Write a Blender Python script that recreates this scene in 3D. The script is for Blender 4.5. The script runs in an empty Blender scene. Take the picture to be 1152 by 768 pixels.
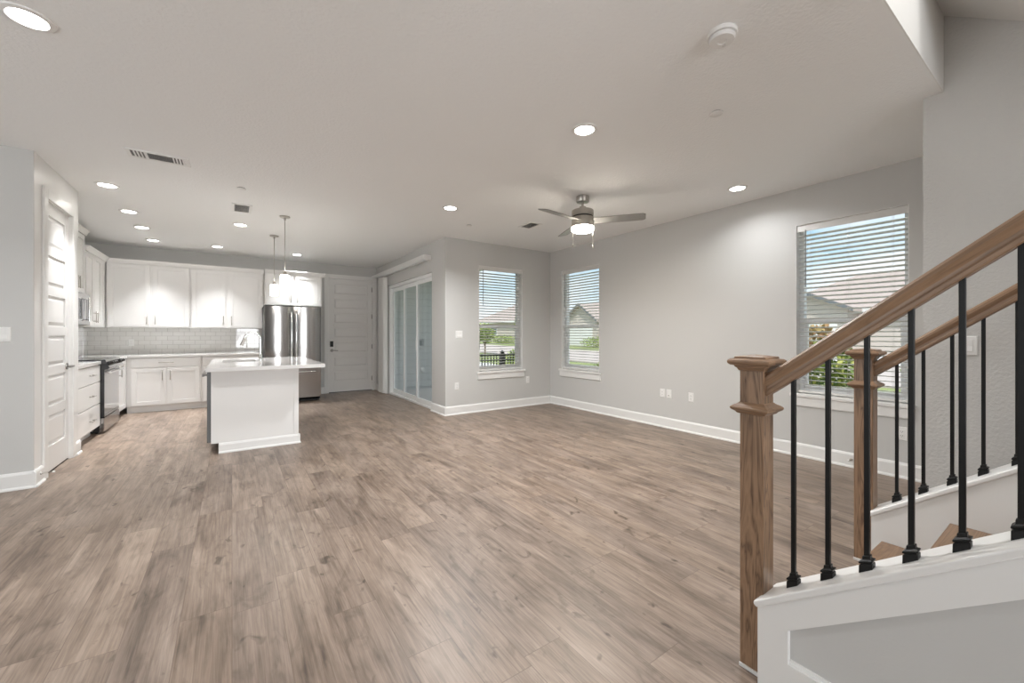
import bpy, bmesh, math, random
from mathutils import Vector, Matrix
random.seed(7)
S = bpy.context.scene
COL = S.collection
PI = math.pi

# ------------------------------------------------------------------ camera
F = 456.0
TH = math.atan(315.0 / F)
cam_d = bpy.data.cameras.new('camera')
cam_d.sensor_width = 36.0
cam_d.lens = F / 1152.0 * 36.0
cam_d.shift_y = -7.5 / 1152.0
cam_d.clip_start = 0.02
cam_d.clip_end = 400
cam = bpy.data.objects.new('camera', cam_d)
COL.objects.link(cam)
cam.location = (0, 0, 1.24)
cam.rotation_euler = (PI / 2, 0, -TH)
S.camera = cam

# ------------------------------------------------------------------ view, sky, sun, daylight, added fill lights
S.view_settings.view_transform = 'Standard'
S.view_settings.look = 'None'
S.view_settings.gamma = 1.0
S.view_settings.exposure = 0.84
S.view_settings.use_curve_mapping = False

SKY_STRENGTH = 0.93
SUN_STRENGTH = 2.0
REAR_W, SIDE_W, STAIR_W, SPOT_W, FAN_W, PEND_W = 114.0, 42.0, 56.0, 17.0, 10.0, 1.8
S.cycles.max_bounces = 14
S.cycles.diffuse_bounces = 9

world = bpy.data.worlds.new('sky')
S.world = world
world.use_nodes = True
nt = world.node_tree
nt.nodes.clear()
wo = nt.nodes.new('ShaderNodeOutputWorld')
bg = nt.nodes.new('ShaderNodeBackground')
tc = nt.nodes.new('ShaderNodeTexCoord')
sp = nt.nodes.new('ShaderNodeSeparateXYZ')
ramp = nt.nodes.new('ShaderNodeValToRGB')
ramp.color_ramp.elements[0].position = 0.0
ramp.color_ramp.elements[0].color = (0.64, 0.72, 0.75, 1)
ramp.color_ramp.elements[1].position = 0.80
ramp.color_ramp.elements[1].color = (0.92, 1.02, 1.12, 1)
e = ramp.color_ramp.elements.new(0.20)
e.color = (0.31, 0.49, 0.60, 1)
e = ramp.color_ramp.elements.new(0.36)
e.color = (0.40, 0.60, 0.74, 1)
mp = nt.nodes.new('ShaderNodeMapping')
mp.inputs['Scale'].default_value = (2.2, 2.2, 6.5)
nz = nt.nodes.new('ShaderNodeTexNoise')
nz.inputs['Scale'].default_value = 1.6
nz.inputs['Detail'].default_value = 6
cr = nt.nodes.new('ShaderNodeValToRGB')
cr.color_ramp.elements[0].position = 0.44
cr.color_ramp.elements[1].position = 0.64
mx = nt.nodes.new('ShaderNodeMix')
mx.data_type = 'RGBA'
nt.links.new(tc.outputs['Generated'], sp.inputs[0])
nt.links.new(sp.outputs['Z'], ramp.inputs[0])
nt.links.new(tc.outputs['Generated'], mp.inputs[0])
nt.links.new(mp.outputs[0], nz.inputs['Vector'])
nt.links.new(nz.outputs['Fac'], cr.inputs[0])
nt.links.new(cr.outputs[0], mx.inputs[0])
nt.links.new(ramp.outputs[0], mx.inputs[6])
mx.inputs[7].default_value = (0.66, 0.68, 0.69, 1)
nt.links.new(mx.outputs[2], bg.inputs[0])
bg.inputs[1].default_value = SKY_STRENGTH
nt.links.new(bg.outputs[0], wo.inputs[0])


def light(name, kind, loc, power, rot=(0, 0, 0), size=None, size_y=None, color=(1, 1, 1), parent=None, **kw):
    d = bpy.data.lights.new(name, kind)
    d.energy = power
    d.color = color
    if kind == 'AREA':
        if size_y:
            d.shape = 'RECTANGLE'
            d.size, d.size_y = size, size_y
        else:
            d.shape = 'DISK'
            d.size = size
    for k, v in kw.items():
        setattr(d, k, v)
    o = bpy.data.objects.new(name, d)
    COL.objects.link(o)
    o.location = loc
    o.rotation_euler = rot
    if parent:
        o.parent = parent
    return o


sun = light('sun', 'SUN', (-5, -10, 20), SUN_STRENGTH, color=(1.0, 0.95, 0.88), angle=0.01)
sun.rotation_euler = Vector((0.45, 0.50, -0.85)).to_track_quat('-Z', 'Y').to_euler()
# daylight entering by the rear window; the side and stair lights are added fill
light('daylight_rear', 'AREA', (1.0, -4.12, 1.35), REAR_W, (math.radians(124), 0, 0), 1.7, 1.9, (0.97, 0.98, 1.0))
light('daylight_side', 'AREA', (-4.72, 1.6, 1.3), SIDE_W, (0, -math.radians(140), 0), 1.9, 2.6, (0.93, 0.97, 1.0))  # fill light at an invented, unseen side window, tilted up to brighten the ceiling
light('daylight_stair', 'AREA', (2.5, -1.2, 5.1), STAIR_W, (0, 0, 0), 1.2, 1.2, (1.0, 0.99, 0.97))  # area light added below the stairwell ceiling to brighten the stairwell


# ------------------------------------------------------------------ materials
def new_mat(name):
    m = bpy.data.materials.new(name)
    m.use_nodes = True
    return m, m.node_tree, m.node_tree.nodes['Principled BSDF']


def pmat(name, col, rough=0.5, metal=0.0, bump=0.0, bump_scale=300, spec=0.5, emit=None, emit_s=0.0, coat=0.0, vary=0.0, vary_scale=3, bump_dist=0.002):
    m, t, b = new_mat(name)
    b.inputs['Base Color'].default_value = (*col, 1)
    b.inputs['Roughness'].default_value = rough
    b.inputs['Metallic'].default_value = metal
    b.inputs['Specular IOR Level'].default_value = spec
    b.inputs['Coat Weight'].default_value = coat
    if emit:
        b.inputs['Emission Color'].default_value = (*emit, 1)
        b.inputs['Emission Strength'].default_value = emit_s
    n = t.nodes.new('ShaderNodeTexNoise')
    c = t.nodes.new('ShaderNodeTexCoord')
    t.links.new(c.outputs['Object'], n.inputs['Vector'])
    if vary:
        n.inputs['Scale'].default_value = vary_scale
        n.inputs['Detail'].default_value = 4
        mix = t.nodes.new('ShaderNodeMix')
        mix.data_type = 'RGBA'
        mix.inputs[6].default_value = (*[x * (1 - vary) for x in col], 1)
        mix.inputs[7].default_value = (*[min(1, x * (1 + vary)) for x in col], 1)
        t.links.new(n.outputs['Fac'], mix.inputs[0])
        t.links.new(mix.outputs[2], b.inputs['Base Color'])
        n = t.nodes.new('ShaderNodeTexNoise')
        t.links.new(c.outputs['Object'], n.inputs['Vector'])
    n.inputs['Scale'].default_value = bump_scale
    n.inputs['Detail'].default_value = 3
    if bump:
        bp = t.nodes.new('ShaderNodeBump')
        bp.inputs['Strength'].default_value = bump
        bp.inputs['Distance'].default_value = bump_dist
        t.links.new(n.outputs['Fac'], bp.inputs['Height'])
        t.links.new(bp.outputs[0], b.inputs['Normal'])
    return m


def mnode(t, op, a, b=None, c=None):
    n = t.nodes.new('ShaderNodeMath')
    n.operation = op
    for i, v in enumerate((a, b, c)):
        if v is None:
            continue
        if isinstance(v, (int, float)):
            n.inputs[i].default_value = v
        else:
            t.links.new(v, n.inputs[i])
    return n.outputs[0]


def comb(t, x, y, z):
    n = t.nodes.new('ShaderNodeCombineXYZ')
    for i, v in enumerate((x, y, z)):
        if isinstance(v, (int, float)):
            n.inputs[i].default_value = v
        else:
            t.links.new(v, n.inputs[i])
    return n.outputs[0]


def noise(t, vec, scale, detail=4, rough=0.5, dist=0.0):
    n = t.nodes.new('ShaderNodeTexNoise')
    n.inputs['Scale'].default_value = scale
    n.inputs['Detail'].default_value = detail
    n.inputs['Roughness'].default_value = rough
    n.inputs['Distortion'].default_value = dist
    t.links.new(vec, n.inputs['Vector'])
    return n.outputs['Fac']


def rampn(t, fac, stops):
    n = t.nodes.new('ShaderNodeValToRGB')
    r = n.color_ramp
    while len(r.elements) < len(stops):
        r.elements.new(0.5)
    for e_, (p, c) in zip(r.elements, stops):
        e_.position = p
        e_.color = (*c, 1)
    t.links.new(fac, n.inputs[0])
    return n.outputs[0]


def mixc(t, fac, a, b, mode='MIX'):
    n = t.nodes.new('ShaderNodeMix')
    n.data_type = 'RGBA'
    n.blend_type = mode
    for i, v in ((0, fac), (6, a), (7, b)):
        if isinstance(v, (int, float)):
            n.inputs[i].default_value = v
        elif isinstance(v, tuple):
            n.inputs[i].default_value = (*v, 1)
        else:
            t.links.new(v, n.inputs[i])
    return n.outputs[2]


def floor_material():
    m, t, b = new_mat('oak_plank_floor')
    g = t.nodes.new('ShaderNodeNewGeometry')
    s_ = t.nodes.new('ShaderNodeSeparateXYZ')
    t.links.new(g.outputs['Position'], s_.inputs[0])
    x, y = s_.outputs['X'], s_.outputs['Y']
    W, L = 0.185, 1.25
    xs = mnode(t, 'DIVIDE', x, W)
    r = mnode(t, 'FLOOR', xs)
    fx = mnode(t, 'FRACT', xs)
    wn = t.nodes.new('ShaderNodeTexWhiteNoise')
    wn.noise_dimensions = '1D'
    t.links.new(r, wn.inputs['W'])
    yy = mnode(t, 'ADD', mnode(t, 'DIVIDE', y, L), mnode(t, 'MULTIPLY', wn.outputs['Value'], 7.3))
    p = mnode(t, 'FLOOR', yy)
    fy = mnode(t, 'FRACT', yy)
    w2 = t.nodes.new('ShaderNodeTexWhiteNoise')
    w2.noise_dimensions = '2D'
    t.links.new(comb(t, r, p, 0.0), w2.inputs['Vector'])
    c1 = w2.outputs['Value']
    off = mnode(t, 'MULTIPLY', c1, 57.0)
    broad = noise(t, comb(t, mnode(t, 'MULTIPLY', x, 7.0), mnode(t, 'MULTIPLY', y, 1.6), off), 1.0, 4, 0.55, 0.6)
    grain = noise(t, comb(t, mnode(t, 'MULTIPLY', x, 46.0), mnode(t, 'MULTIPLY', y, 1.8), off), 1.0, 5, 0.6, 1.2)
    fine = noise(t, comb(t, mnode(t, 'MULTIPLY', x, 220.0), mnode(t, 'MULTIPLY', y, 7.0), off), 1.0, 2, 0.5)
    knots = noise(t, comb(t, mnode(t, 'MULTIPLY', x, 13.0), mnode(t, 'MULTIPLY', y, 8.5), off), 1.0, 2, 0.5, 0.8)
    v = mnode(t, 'ADD', mnode(t, 'MULTIPLY', broad, 0.55), mnode(t, 'MULTIPLY', grain, 0.45))
    base = rampn(t, v, [(0.32, (0.088, 0.062, 0.046)), (0.44, (0.178, 0.132, 0.101)), (0.54, (0.245, 0.187, 0.147)), (0.68, (0.330, 0.260, 0.210))])
    tone = rampn(t, c1, [(0.0, (0.90, 0.90, 0.91)), (0.5, (0.98, 0.975, 0.97)), (1.0, (1.06, 1.045, 1.02))])
    smudge = noise(t, comb(t, mnode(t, 'MULTIPLY', x, 10.0), mnode(t, 'MULTIPLY', y, 3.4), mnode(t, 'ADD', off, 11.0)), 1.0, 3, 0.6, 1.5)
    base = mixc(t, 1.0, base, tone, 'MULTIPLY')
    base = mixc(t, 1.0, base, rampn(t, smudge, [(0.34, (1.08, 1.08, 1.08)), (0.54, (1, 1, 1)), (0.72, (0.68, 0.665, 0.65))]), 'MULTIPLY')
    fl = rampn(t, fine, [(0.35, (0.88, 0.88, 0.88)), (0.6, (1.04, 1.04, 1.04))])
    base = mixc(t, 1.0, base, fl, 'MULTIPLY')
    kn = rampn(t, knots, [(0.66, (1, 1, 1)), (0.76, (0.40, 0.37, 0.35))])
    base = mixc(t, 1.0, base, kn, 'MULTIPLY')
    ex = mnode(t, 'MULTIPLY', mnode(t, 'MINIMUM', fx, mnode(t, 'SUBTRACT', 1.0, fx)), W)
    ey = mnode(t, 'MULTIPLY', mnode(t, 'MINIMUM', fy, mnode(t, 'SUBTRACT', 1.0, fy)), L)
    gap = mnode(t, 'LESS_THAN', mnode(t, 'MINIMUM', ex, ey), 0.0016)
    base = mixc(t, mnode(t, 'MULTIPLY', gap, 0.6), base, (0.11, 0.075, 0.055))
    t.links.new(base, b.inputs['Base Color'])
    rr = mnode(t, 'ADD', 0.33, mnode(t, 'MULTIPLY', grain, 0.12))
    t.links.new(rr, b.inputs['Roughness'])
    bp = t.nodes.new('ShaderNodeBump')
    bp.inputs['Strength'].default_value = 0.12
    bp.inputs['Distance'].default_value = 0.002
    h = mnode(t, 'SUBTRACT', mnode(t, 'ADD', grain, mnode(t, 'MULTIPLY', fine, 0.4)), mnode(t, 'MULTIPLY', gap, 2.0))
    t.links.new(h, bp.inputs['Height'])
    t.links.new(bp.outputs[0], b.inputs['Normal'])
    return m


def wood_material(name, axis, k=1.0, contrast=1.0):
    """stained oak, grain running along the given object axis"""
    m, t, b = new_mat(name)
    c = t.nodes.new('ShaderNodeTexCoord')
    mp_ = t.nodes.new('ShaderNodeMapping')
    sc = [17.0, 17.0, 17.0]
    sc[axis] = 1.1
    mp_.inputs['Scale'].default_value = sc
    t.links.new(c.outputs['Object'], mp_.inputs[0])
    g1 = noise(t, mp_.outputs[0], 1.0, 3, 0.5, 1.6)
    wv = mnode(t, 'FRACT', mnode(t, 'MULTIPLY', g1, 7.0))
    rings = mnode(t, 'ABSOLUTE', mnode(t, 'SUBTRACT', wv, 0.5))
    mp2 = t.nodes.new('ShaderNodeMapping')
    sc2 = [260.0, 260.0, 260.0]
    sc2[axis] = 7.0
    mp2.inputs['Scale'].default_value = sc2
    t.links.new(c.outputs['Object'], mp2.inputs[0])
    fine = noise(t, mp2.outputs[0], 1.0, 2, 0.5)
    v = mnode(t, 'ADD', mnode(t, 'ADD', mnode(t, 'MULTIPLY', rings, 1.1 * contrast), 0.27 * (1 - contrast)), mnode(t, 'MULTIPLY', fine, 0.45))
    col = rampn(t, v, [(0.18, tuple(q * k for q in (0.125, 0.072, 0.042))), (0.40, tuple(q * k for q in (0.255, 0.155, 0.092))), (0.75, tuple(q * k for q in (0.345, 0.215, 0.130)))])
    t.links.new(col, b.inputs['Base Color'])
    b.inputs['Roughness'].default_value = 0.36
    bp = t.nodes.new('ShaderNodeBump')
    bp.inputs['Strength'].default_value = 0.15
    bp.inputs['Distance'].default_value = 0.001
    t.links.new(fine, bp.inputs['Height'])
    t.links.new(bp.outputs[0], b.inputs['Normal'])
    return m


def tile_material():
    m, t, b = new_mat('white_subway_tile')
    c = t.nodes.new('ShaderNodeTexCoord')
    s_ = t.nodes.new('ShaderNodeSeparateXYZ')
    t.links.new(c.outputs['Object'], s_.inputs[0])
    v = comb(t, mnode(t, 'ADD', s_.outputs['X'], s_.outputs['Y']), s_.outputs['Z'], 0.0)
    br = t.nodes.new('ShaderNodeTexBrick')
    br.inputs['Scale'].default_value = 1.0
    br.inputs['Brick Width'].default_value = 0.152
    br.inputs['Row Height'].default_value = 0.0762
    br.inputs['Mortar Size'].default_value = 0.0026
    br.inputs['Mortar Smooth'].default_value = 0.3
    br.inputs['Color1'].default_value = (0.70, 0.69, 0.67, 1)
    br.inputs['Color2'].default_value = (0.66, 0.65, 0.63, 1)
    br.inputs['Mortar'].default_value = (0.42, 0.40, 0.38, 1)
    t.links.new(v, br.inputs['Vector'])
    t.links.new(br.outputs['Color'], b.inputs['Base Color'])
    b.inputs['Roughness'].default_value = 0.03
    wob = noise(t, c.outputs['Object'], 5.0, 1)
    h = mnode(t, 'SUBTRACT', mnode(t, 'MULTIPLY', wob, 0.3), br.outputs['Fac'])
    bp = t.nodes.new('ShaderNodeBump')
    bp.inputs['Strength'].default_value = 0.25
    bp.inputs['Distance'].default_value = 0.001
    t.links.new(h, bp.inputs['Height'])
    t.links.new(bp.outputs[0], b.inputs['Normal'])
    return m


def steel_material():
    m, t, b = new_mat('brushed_stainless')
    b.inputs['Base Color'].default_value = (0.37, 0.36, 0.355, 1)
    b.inputs['Metallic'].default_value = 1.0
    b.inputs['Roughness'].default_value = 0.24
    c = t.nodes.new('ShaderNodeTexCoord')
    mp_ = t.nodes.new('ShaderNodeMapping')
    mp_.inputs['Scale'].default_value = (4, 4, 900)
    t.links.new(c.outputs['Object'], mp_.inputs[0])
    f = noise(t, mp_.outputs[0], 1.0, 2)
    mp2 = t.nodes.new('ShaderNodeMapping')
    mp2.inputs['Scale'].default_value = (6, 6, 1.2)
    t.links.new(c.outputs['Object'], mp2.inputs[0])
    w = noise(t, mp2.outputs[0], 1.0, 2)
    bp = t.nodes.new('ShaderNodeBump')
    bp.inputs['Strength'].default_value = 0.10
    bp.inputs['Distance'].default_value = 0.02
    t.links.new(w, bp.inputs['Height'])
    t.links.new(bp.outputs[0], b.inputs['Normal'])
    t.links.new(mnode(t, 'ADD', 0.10, mnode(t, 'MULTIPLY', f, 0.10)), b.inputs['Roughness'])
    return m


def glass_material(name, tint=(1, 1, 1), refl=0.06):
    m = bpy.data.materials.new(name)
    m.use_nodes = True
    t = m.node_tree
    t.nodes.clear()
    o = t.nodes.new('ShaderNodeOutputMaterial')
    tr = t.nodes.new('ShaderNodeBsdfTransparent')
    tr.inputs[0].default_value = (*tint, 1)
    gl = t.nodes.new('ShaderNodeBsdfGlossy')
    gl.inputs['Roughness'].default_value = 0.02
    ms = t.nodes.new('ShaderNodeMixShader')
    lw = t.nodes.new('ShaderNodeLayerWeight')
    lw.inputs['Blend'].default_value = 0.25
    t.links.new(mnode(t, 'MULTIPLY', lw.outputs['Fresnel'], refl * 6), ms.inputs[0])
    t.links.new(tr.outputs[0], ms.inputs[1])
    t.links.new(gl.outputs[0], ms.inputs[2])
    t.links.new(ms.outputs[0], o.inputs[0])
    return m


def siding_material(name, col, pitch=0.16, axis='Z'):
    m, t, b = new_mat(name)
    c = t.nodes.new('ShaderNodeTexCoord')
    s_ = t.nodes.new('ShaderNodeSeparateXYZ')
    t.links.new(c.outputs['Object'], s_.inputs[0])
    f = mnode(t, 'FRACT', mnode(t, 'DIVIDE', s_.outputs[axis], pitch))
    ln = mnode(t, 'LESS_THAN', f, 0.07)
    t.links.new(mixc(t, ln, col, tuple(q * 0.75 for q in col)), b.inputs['Base Color'])
    b.inputs['Roughness'].default_value = 0.7
    bp = t.nodes.new('ShaderNodeBump')
    bp.inputs['Strength'].default_value = 0.5
    bp.inputs['Distance'].default_value = 0.01
    t.links.new(f, bp.inputs['Height'])
    t.links.new(bp.outputs[0], b.inputs['Normal'])
    return m


def grass_material():
    m, t, b = new_mat('lawn')
    g = t.nodes.new('ShaderNodeNewGeometry')
    n1 = noise(t, g.outputs['Position'], 0.6, 5)
    n2 = noise(t, g.outputs['Position'], 14.0, 3)
    v = mnode(t, 'ADD', mnode(t, 'MULTIPLY', n1, 0.6), mnode(t, 'MULTIPLY', n2, 0.4))
    t.links.new(rampn(t, v, [(0.35, (0.12, 0.16, 0.05)), (0.55, (0.24, 0.28, 0.10)), (0.7, (0.36, 0.35, 0.17))]), b.inputs['Base Color'])
    b.inputs['Roughness'].default_value = 0.9
    return m


def leaf_material(name, a, b_, c_):
    m, t, b = new_mat(name)
    g = t.nodes.new('ShaderNodeNewGeometry')
    t.links.new(rampn(t, g.outputs['Random Per Island'], [(0.0, a), (0.5, b_), (1.0, c_)]), b.inputs['Base Color'])
    b.inputs['Roughness'].default_value = 0.55
    return m


M = {}
M['floor'] = floor_material()
M['wall'] = pmat('warm_grey_wall_paint', (0.550, 0.546, 0.532), 0.62, bump=0.22, bump_scale=140)
M['wall_stair'] = pmat('textured_grey_wall_paint', (0.56, 0.552, 0.535), 0.6, bump=0.6, bump_scale=60, bump_dist=0.006)
M['ceiling'] = pmat('ceiling_paint', (0.85, 0.855, 0.85), 0.8, bump=0.5, bump_scale=55, bump_dist=0.006)
M['trim'] = pmat('white_trim_paint', (0.76, 0.755, 0.74), 0.28, bump=0.03)
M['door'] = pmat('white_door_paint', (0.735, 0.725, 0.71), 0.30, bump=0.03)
M['cab'] = pmat('white_cabinet_lacquer', (0.76, 0.75, 0.735), 0.30, bump=0.02)
M['quartz'] = pmat('white_quartz', (0.70, 0.69, 0.675), 0.06, vary=0.03, vary_scale=12)
M['steel'] = steel_material()
M['nickel'] = pmat('brushed_nickel', (0.46, 0.435, 0.40), 0.28, 1.0, bump=0.05)
M['hinge'] = pmat('dark_nickel', (0.26, 0.25, 0.235), 0.3, 1.0)
M['chrome'] = pmat('chrome', (0.75, 0.75, 0.75), 0.08, 1.0)
M['black'] = pmat('black_enamel', (0.012, 0.012, 0.013), 0.25, bump=0.02)
M['blackglass'] = pmat('black_glass', (0.02, 0.02, 0.022), 0.04)
M['ovenglass'] = pmat('oven_door_glass', (0.05, 0.05, 0.052), 0.04, spec=1.0, coat=1.0)
M['dark'] = pmat('dark_gap', (0.03, 0.028, 0.026), 0.7)
M['iron'] = pmat('satin_black_iron', (0.006, 0.0055, 0.005), 0.42, 0.0, bump=0.03, spec=0.25)
M['wood_z'] = wood_material('stained_oak_upright', 2, 0.86)
M['wood_y'] = wood_material('stained_oak_lengthwise', 1, 0.86, 0.45)
M['wood_x'] = wood_material('stained_oak_tread', 0, 0.68, 0.6)
M['tile'] = tile_material()
M['vinyl'] = pmat('white_vinyl', (0.80, 0.81, 0.81), 0.3)
M['slat'] = pmat('white_blind_slat', (0.68, 0.67, 0.65), 0.35)
M['cord'] = pmat('blind_cord', (0.65, 0.64, 0.62), 0.8)
M['wand'] = pmat('blind_wand', (0.20, 0.20, 0.20), 0.3)
M['plastic'] = pmat('white_plastic', (0.78, 0.775, 0.76), 0.35)
M['slot'] = pmat('outlet_slot', (0.12, 0.115, 0.11), 0.5)
M['glass'] = glass_material('window_glass', (0.98, 0.99, 1.0))
M['doorglass'] = glass_material('patio_door_glass', (0.98, 0.985, 0.985), 0.06)
M['lamp'] = pmat('lit_diffuser', (0.9, 0.9, 0.9), 0.4, emit=(1.0, 0.97, 0.92), emit_s=14)
M['shade'] = pmat('lit_opal_glass', (0.9, 0.9, 0.88), 0.3, emit=(1.0, 0.94, 0.85), emit_s=15.0)
M['bowl'] = pmat('lit_fan_bowl', (0.9, 0.9, 0.88), 0.3, emit=(1.0, 0.93, 0.82), emit_s=34.0)
M['blade'] = pmat('silver_fan_blade', (0.29, 0.28, 0.265), 0.35, 0.3)
M['siding'] = siding_material('grey_lap_siding', (0.63, 0.645, 0.645))
M['concrete'] = pmat('concrete', (0.56, 0.55, 0.54), 0.85, bump=0.2, bump_scale=60, vary=0.08)
M['asphalt'] = pmat('pale_road', (0.44, 0.385, 0.355), 0.9, bump=0.2, bump_scale=80, vary=0.08)
M['grass'] = grass_material()
M['roof'] = pmat('tan_shingles', (0.40, 0.335, 0.305), 0.9, bump=0.6, bump_scale=8, vary=0.15, vary_scale=6)
M['stucco'] = pmat('cream_stucco', (0.56, 0.50, 0.455), 0.85, bump=0.1, bump_scale=40)
M['brick'] = pmat('pinkish_brick', (0.55, 0.42, 0.37), 0.85, vary=0.15, vary_scale=20)
M['fascia'] = pmat('dark_fascia', (0.16, 0.17, 0.18), 0.6)
M['hglass'] = pmat('dark_house_window', (0.10, 0.12, 0.14), 0.1)
M['soffit'] = pmat('patio_soffit', (0.66, 0.70, 0.66), 0.7)
M['leaf'] = leaf_material('bush_leaves', (0.10, 0.17, 0.04), (0.24, 0.31, 0.06), (0.52, 0.50, 0.12))
M['leaf_red'] = leaf_material('bush_top_leaves', (0.25, 0.22, 0.06), (0.42, 0.30, 0.12), (0.50, 0.28, 0.16))
M['leaf_tree'] = leaf_material('tree_leaves', (0.12, 0.18, 0.05), (0.26, 0.34, 0.09), (0.45, 0.50, 0.15))
M['bark'] = pmat('bark', (0.20, 0.15, 0.11), 0.9, bump=0.5, bump_scale=30)


# ------------------------------------------------------------------ mesh helpers
class MB:
    def __init__(self):
        self.bm = bmesh.new()

    def box(self, x0, x1, y0, y1, z0, z1):
        x0, x1 = min(x0, x1), max(x0, x1)
        y0, y1 = min(y0, y1), max(y0, y1)
        z0, z1 = min(z0, z1), max(z0, z1)
        v = [self.bm.verts.new(p) for p in ((x0, y0, z0), (x1, y0, z0), (x1, y1, z0), (x0, y1, z0), (x0, y0, z1), (x1, y0, z1), (x1, y1, z1), (x0, y1, z1))]
        for f in ((0, 3, 2, 1), (4, 5, 6, 7), (0, 1, 5, 4), (1, 2, 6, 5), (2, 3, 7, 6), (3, 0, 4, 7)):
            self.bm.faces.new([v[i] for i in f])
        return self

    def frustum(self, r0, z0, r1, z1, cx=0, cy=0):
        a = [self.bm.verts.new((cx + sx * r0, cy + sy * r0, z0)) for sx, sy in ((-1, -1), (1, -1), (1, 1), (-1, 1))]
        b = [self.bm.verts.new((cx + sx * r1, cy + sy * r1, z1)) for sx, sy in ((-1, -1), (1, -1), (1, 1), (-1, 1))]
        self.bm.faces.new(a[::-1])
        self.bm.faces.new(b)
        for i in range(4):
            self.bm.faces.new((a[i], a[(i + 1) % 4], b[(i + 1) % 4], b[i]))
        return self

    def sqlathe(self, prof, cx=0, cy=0):
        """square moulded profile: list of (half width, z)"""
        rings = []
        for r, z in prof:
            rings.append([self.bm.verts.new((cx + sx * r, cy + sy * r, z)) for sx, sy in ((-1, -1), (1, -1), (1, 1), (-1, 1))])
        self.bm.faces.new(rings[0][::-1])
        self.bm.faces.new(rings[-1])
        for a, b in zip(rings, rings[1:]):
            for i in range(4):
                self.bm.faces.new((a[i], a[(i + 1) % 4], b[(i + 1) % 4], b[i]))
        return self

    def lathe(self, prof, n=32, cx=0, cy=0, smooth=True, axis='z'):
        rings = []
        for r, z in prof:
            r = max(r, 1e-4)
            ring = []
            for i in range(n):
                a = 2 * PI * i / n
                p = (cx + r * math.cos(a), cy + r * math.sin(a), z)
                if axis == 'y':
                    p = (cx + r * math.cos(a), z, cy + r * math.sin(a))
                ring.append(self.bm.verts.new(p))
            rings.append(ring)
        fs = [self.bm.faces.new(rings[0][::-1]), self.bm.faces.new(rings[-1])]
        for a, b in zip(rings, rings[1:]):
            for i in range(n):
                f = self.bm.faces.new((a[i], a[(i + 1) % n], b[(i + 1) % n], b[i]))
                f.smooth = smooth
        return self

    def tube(self, pts, r, n=10, caps=True):
        pts = [Vector(p) for p in pts]
        rings = []
        up = None
        for i, p in enumerate(pts):
            d = (pts[min(i + 1, len(pts) - 1)] - pts[max(i - 1, 0)]).normalized()
            if up is None:
                up = d.orthogonal().normalized()
            else:
                up = (up - d * up.dot(d)).normalized()
            s_ = d.cross(up)
            rr = r[i] if isinstance(r, (list, tuple)) else r
            rings.append([self.bm.verts.new(p + (up * math.cos(2 * PI * k / n) + s_ * math.sin(2 * PI * k / n)) * rr) for k in range(n)])
        for a, b in zip(rings, rings[1:]):
            for k in range(n):
                f = self.bm.faces.new((a[k], a[(k + 1) % n], b[(k + 1) % n], b[k]))
                f.smooth = True
        if caps:
            self.bm.faces.new(rings[0][::-1])
            self.bm.faces.new(rings[-1])
        return self

    def loft(self, loops, smooth=False):
        """loops: equal-length closed point loops; ends are capped"""
        rs = [[self.bm.verts.new(p) for p in lp] for lp in loops]
        n = len(rs[0])
        for a, b in zip(rs, rs[1:]):
            for k in range(n):
                f = self.bm.faces.new((a[k], a[(k + 1) % n], b[(k + 1) % n], b[k]))
                f.smooth = smooth
        self.bm.faces.new(rs[0][::-1])
        self.bm.faces.new(rs[-1])
        return self

    def prism_x(self, yz, x0, x1):
        return self.loft([[(x0, y, z) for y, z in yz], [(x1, y, z) for y, z in yz]])

    def prism_y(self, xz, y0, y1):
        return self.loft([[(x, y0, z) for x, z in xz], [(x, y1, z) for x, z in xz]])

    def prism_z(self, xy, z0, z1):
        return self.loft([[(x, y, z0) for x, y in xy], [(x, y, z1) for x, y in xy]])

    def build(self, name, mat, parent=None, bevel=0.0, seg=2):
        bmesh.ops.recalc_face_normals(self.bm, faces=self.bm.faces[:])
        for e_ in self.bm.edges:
            if len(e_.link_faces) == 2 and e_.calc_face_angle(0) > 0.6:
                e_.smooth = False
        me = bpy.data.meshes.new(name)
        self.bm.to_mesh(me)
        self.bm.free()
        me.materials.append(M[mat] if isinstance(mat, str) else mat)
        o = bpy.data.objects.new(name, me)
        COL.objects.link(o)
        if parent:
            o.parent = parent
        if bevel:
            bv = o.modifiers.new('bevel', 'BEVEL')
            bv.width = bevel
            bv.segments = seg
            bv.limit_method = 'ANGLE'
            bv.angle_limit = math.radians(40)
        return o


def tag(o, label, cat, group=None, kind=None):
    o['label'] = label
    o['category'] = cat
    if group:
        o['group'] = group
    if kind:
        o['kind'] = kind
    return o


def thing(name, label, cat, loc=(0, 0, 0), rz=0.0, group=None):
    o = bpy.data.objects.new(name, None)
    COL.objects.link(o)
    o.location = loc
    o.rotation_euler = (0, 0, rz)
    return tag(o, label, cat, group)


def struct(o, label=None):
    o['kind'] = 'structure'
    if label:
        o['label'] = label
        o['category'] = o.name.split('_')[0]
    return o


def dup(root, loc, rz, label, group=None):
    r = root.copy()
    COL.objects.link(r)
    r.location = loc
    r.rotation_euler = (0, 0, rz)
    r['label'] = label
    if group:
        r['group'] = group
    for ch in list(root.children):
        c = ch.copy()
        COL.objects.link(c)
        c.parent = r
        for g in list(ch.children):
            d = g.copy()
            COL.objects.link(d)
            d.parent = c
    return r


# ================================================================== THE SETTING
H = 2.74
RX, FY, SX, KY = 4.78, 5.69, 2.69, 9.30        # right wall, far window wall, patio door wall, kitchen wall
KX, PX, LY = -1.98, -1.33, 4.93                # kitchen left wall, pantry wall, left wall
STX, STY = 3.615, 0.55                         # stair wall, edge of the stairwell opening
SILL, HEAD = 0.64, 2.365

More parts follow.
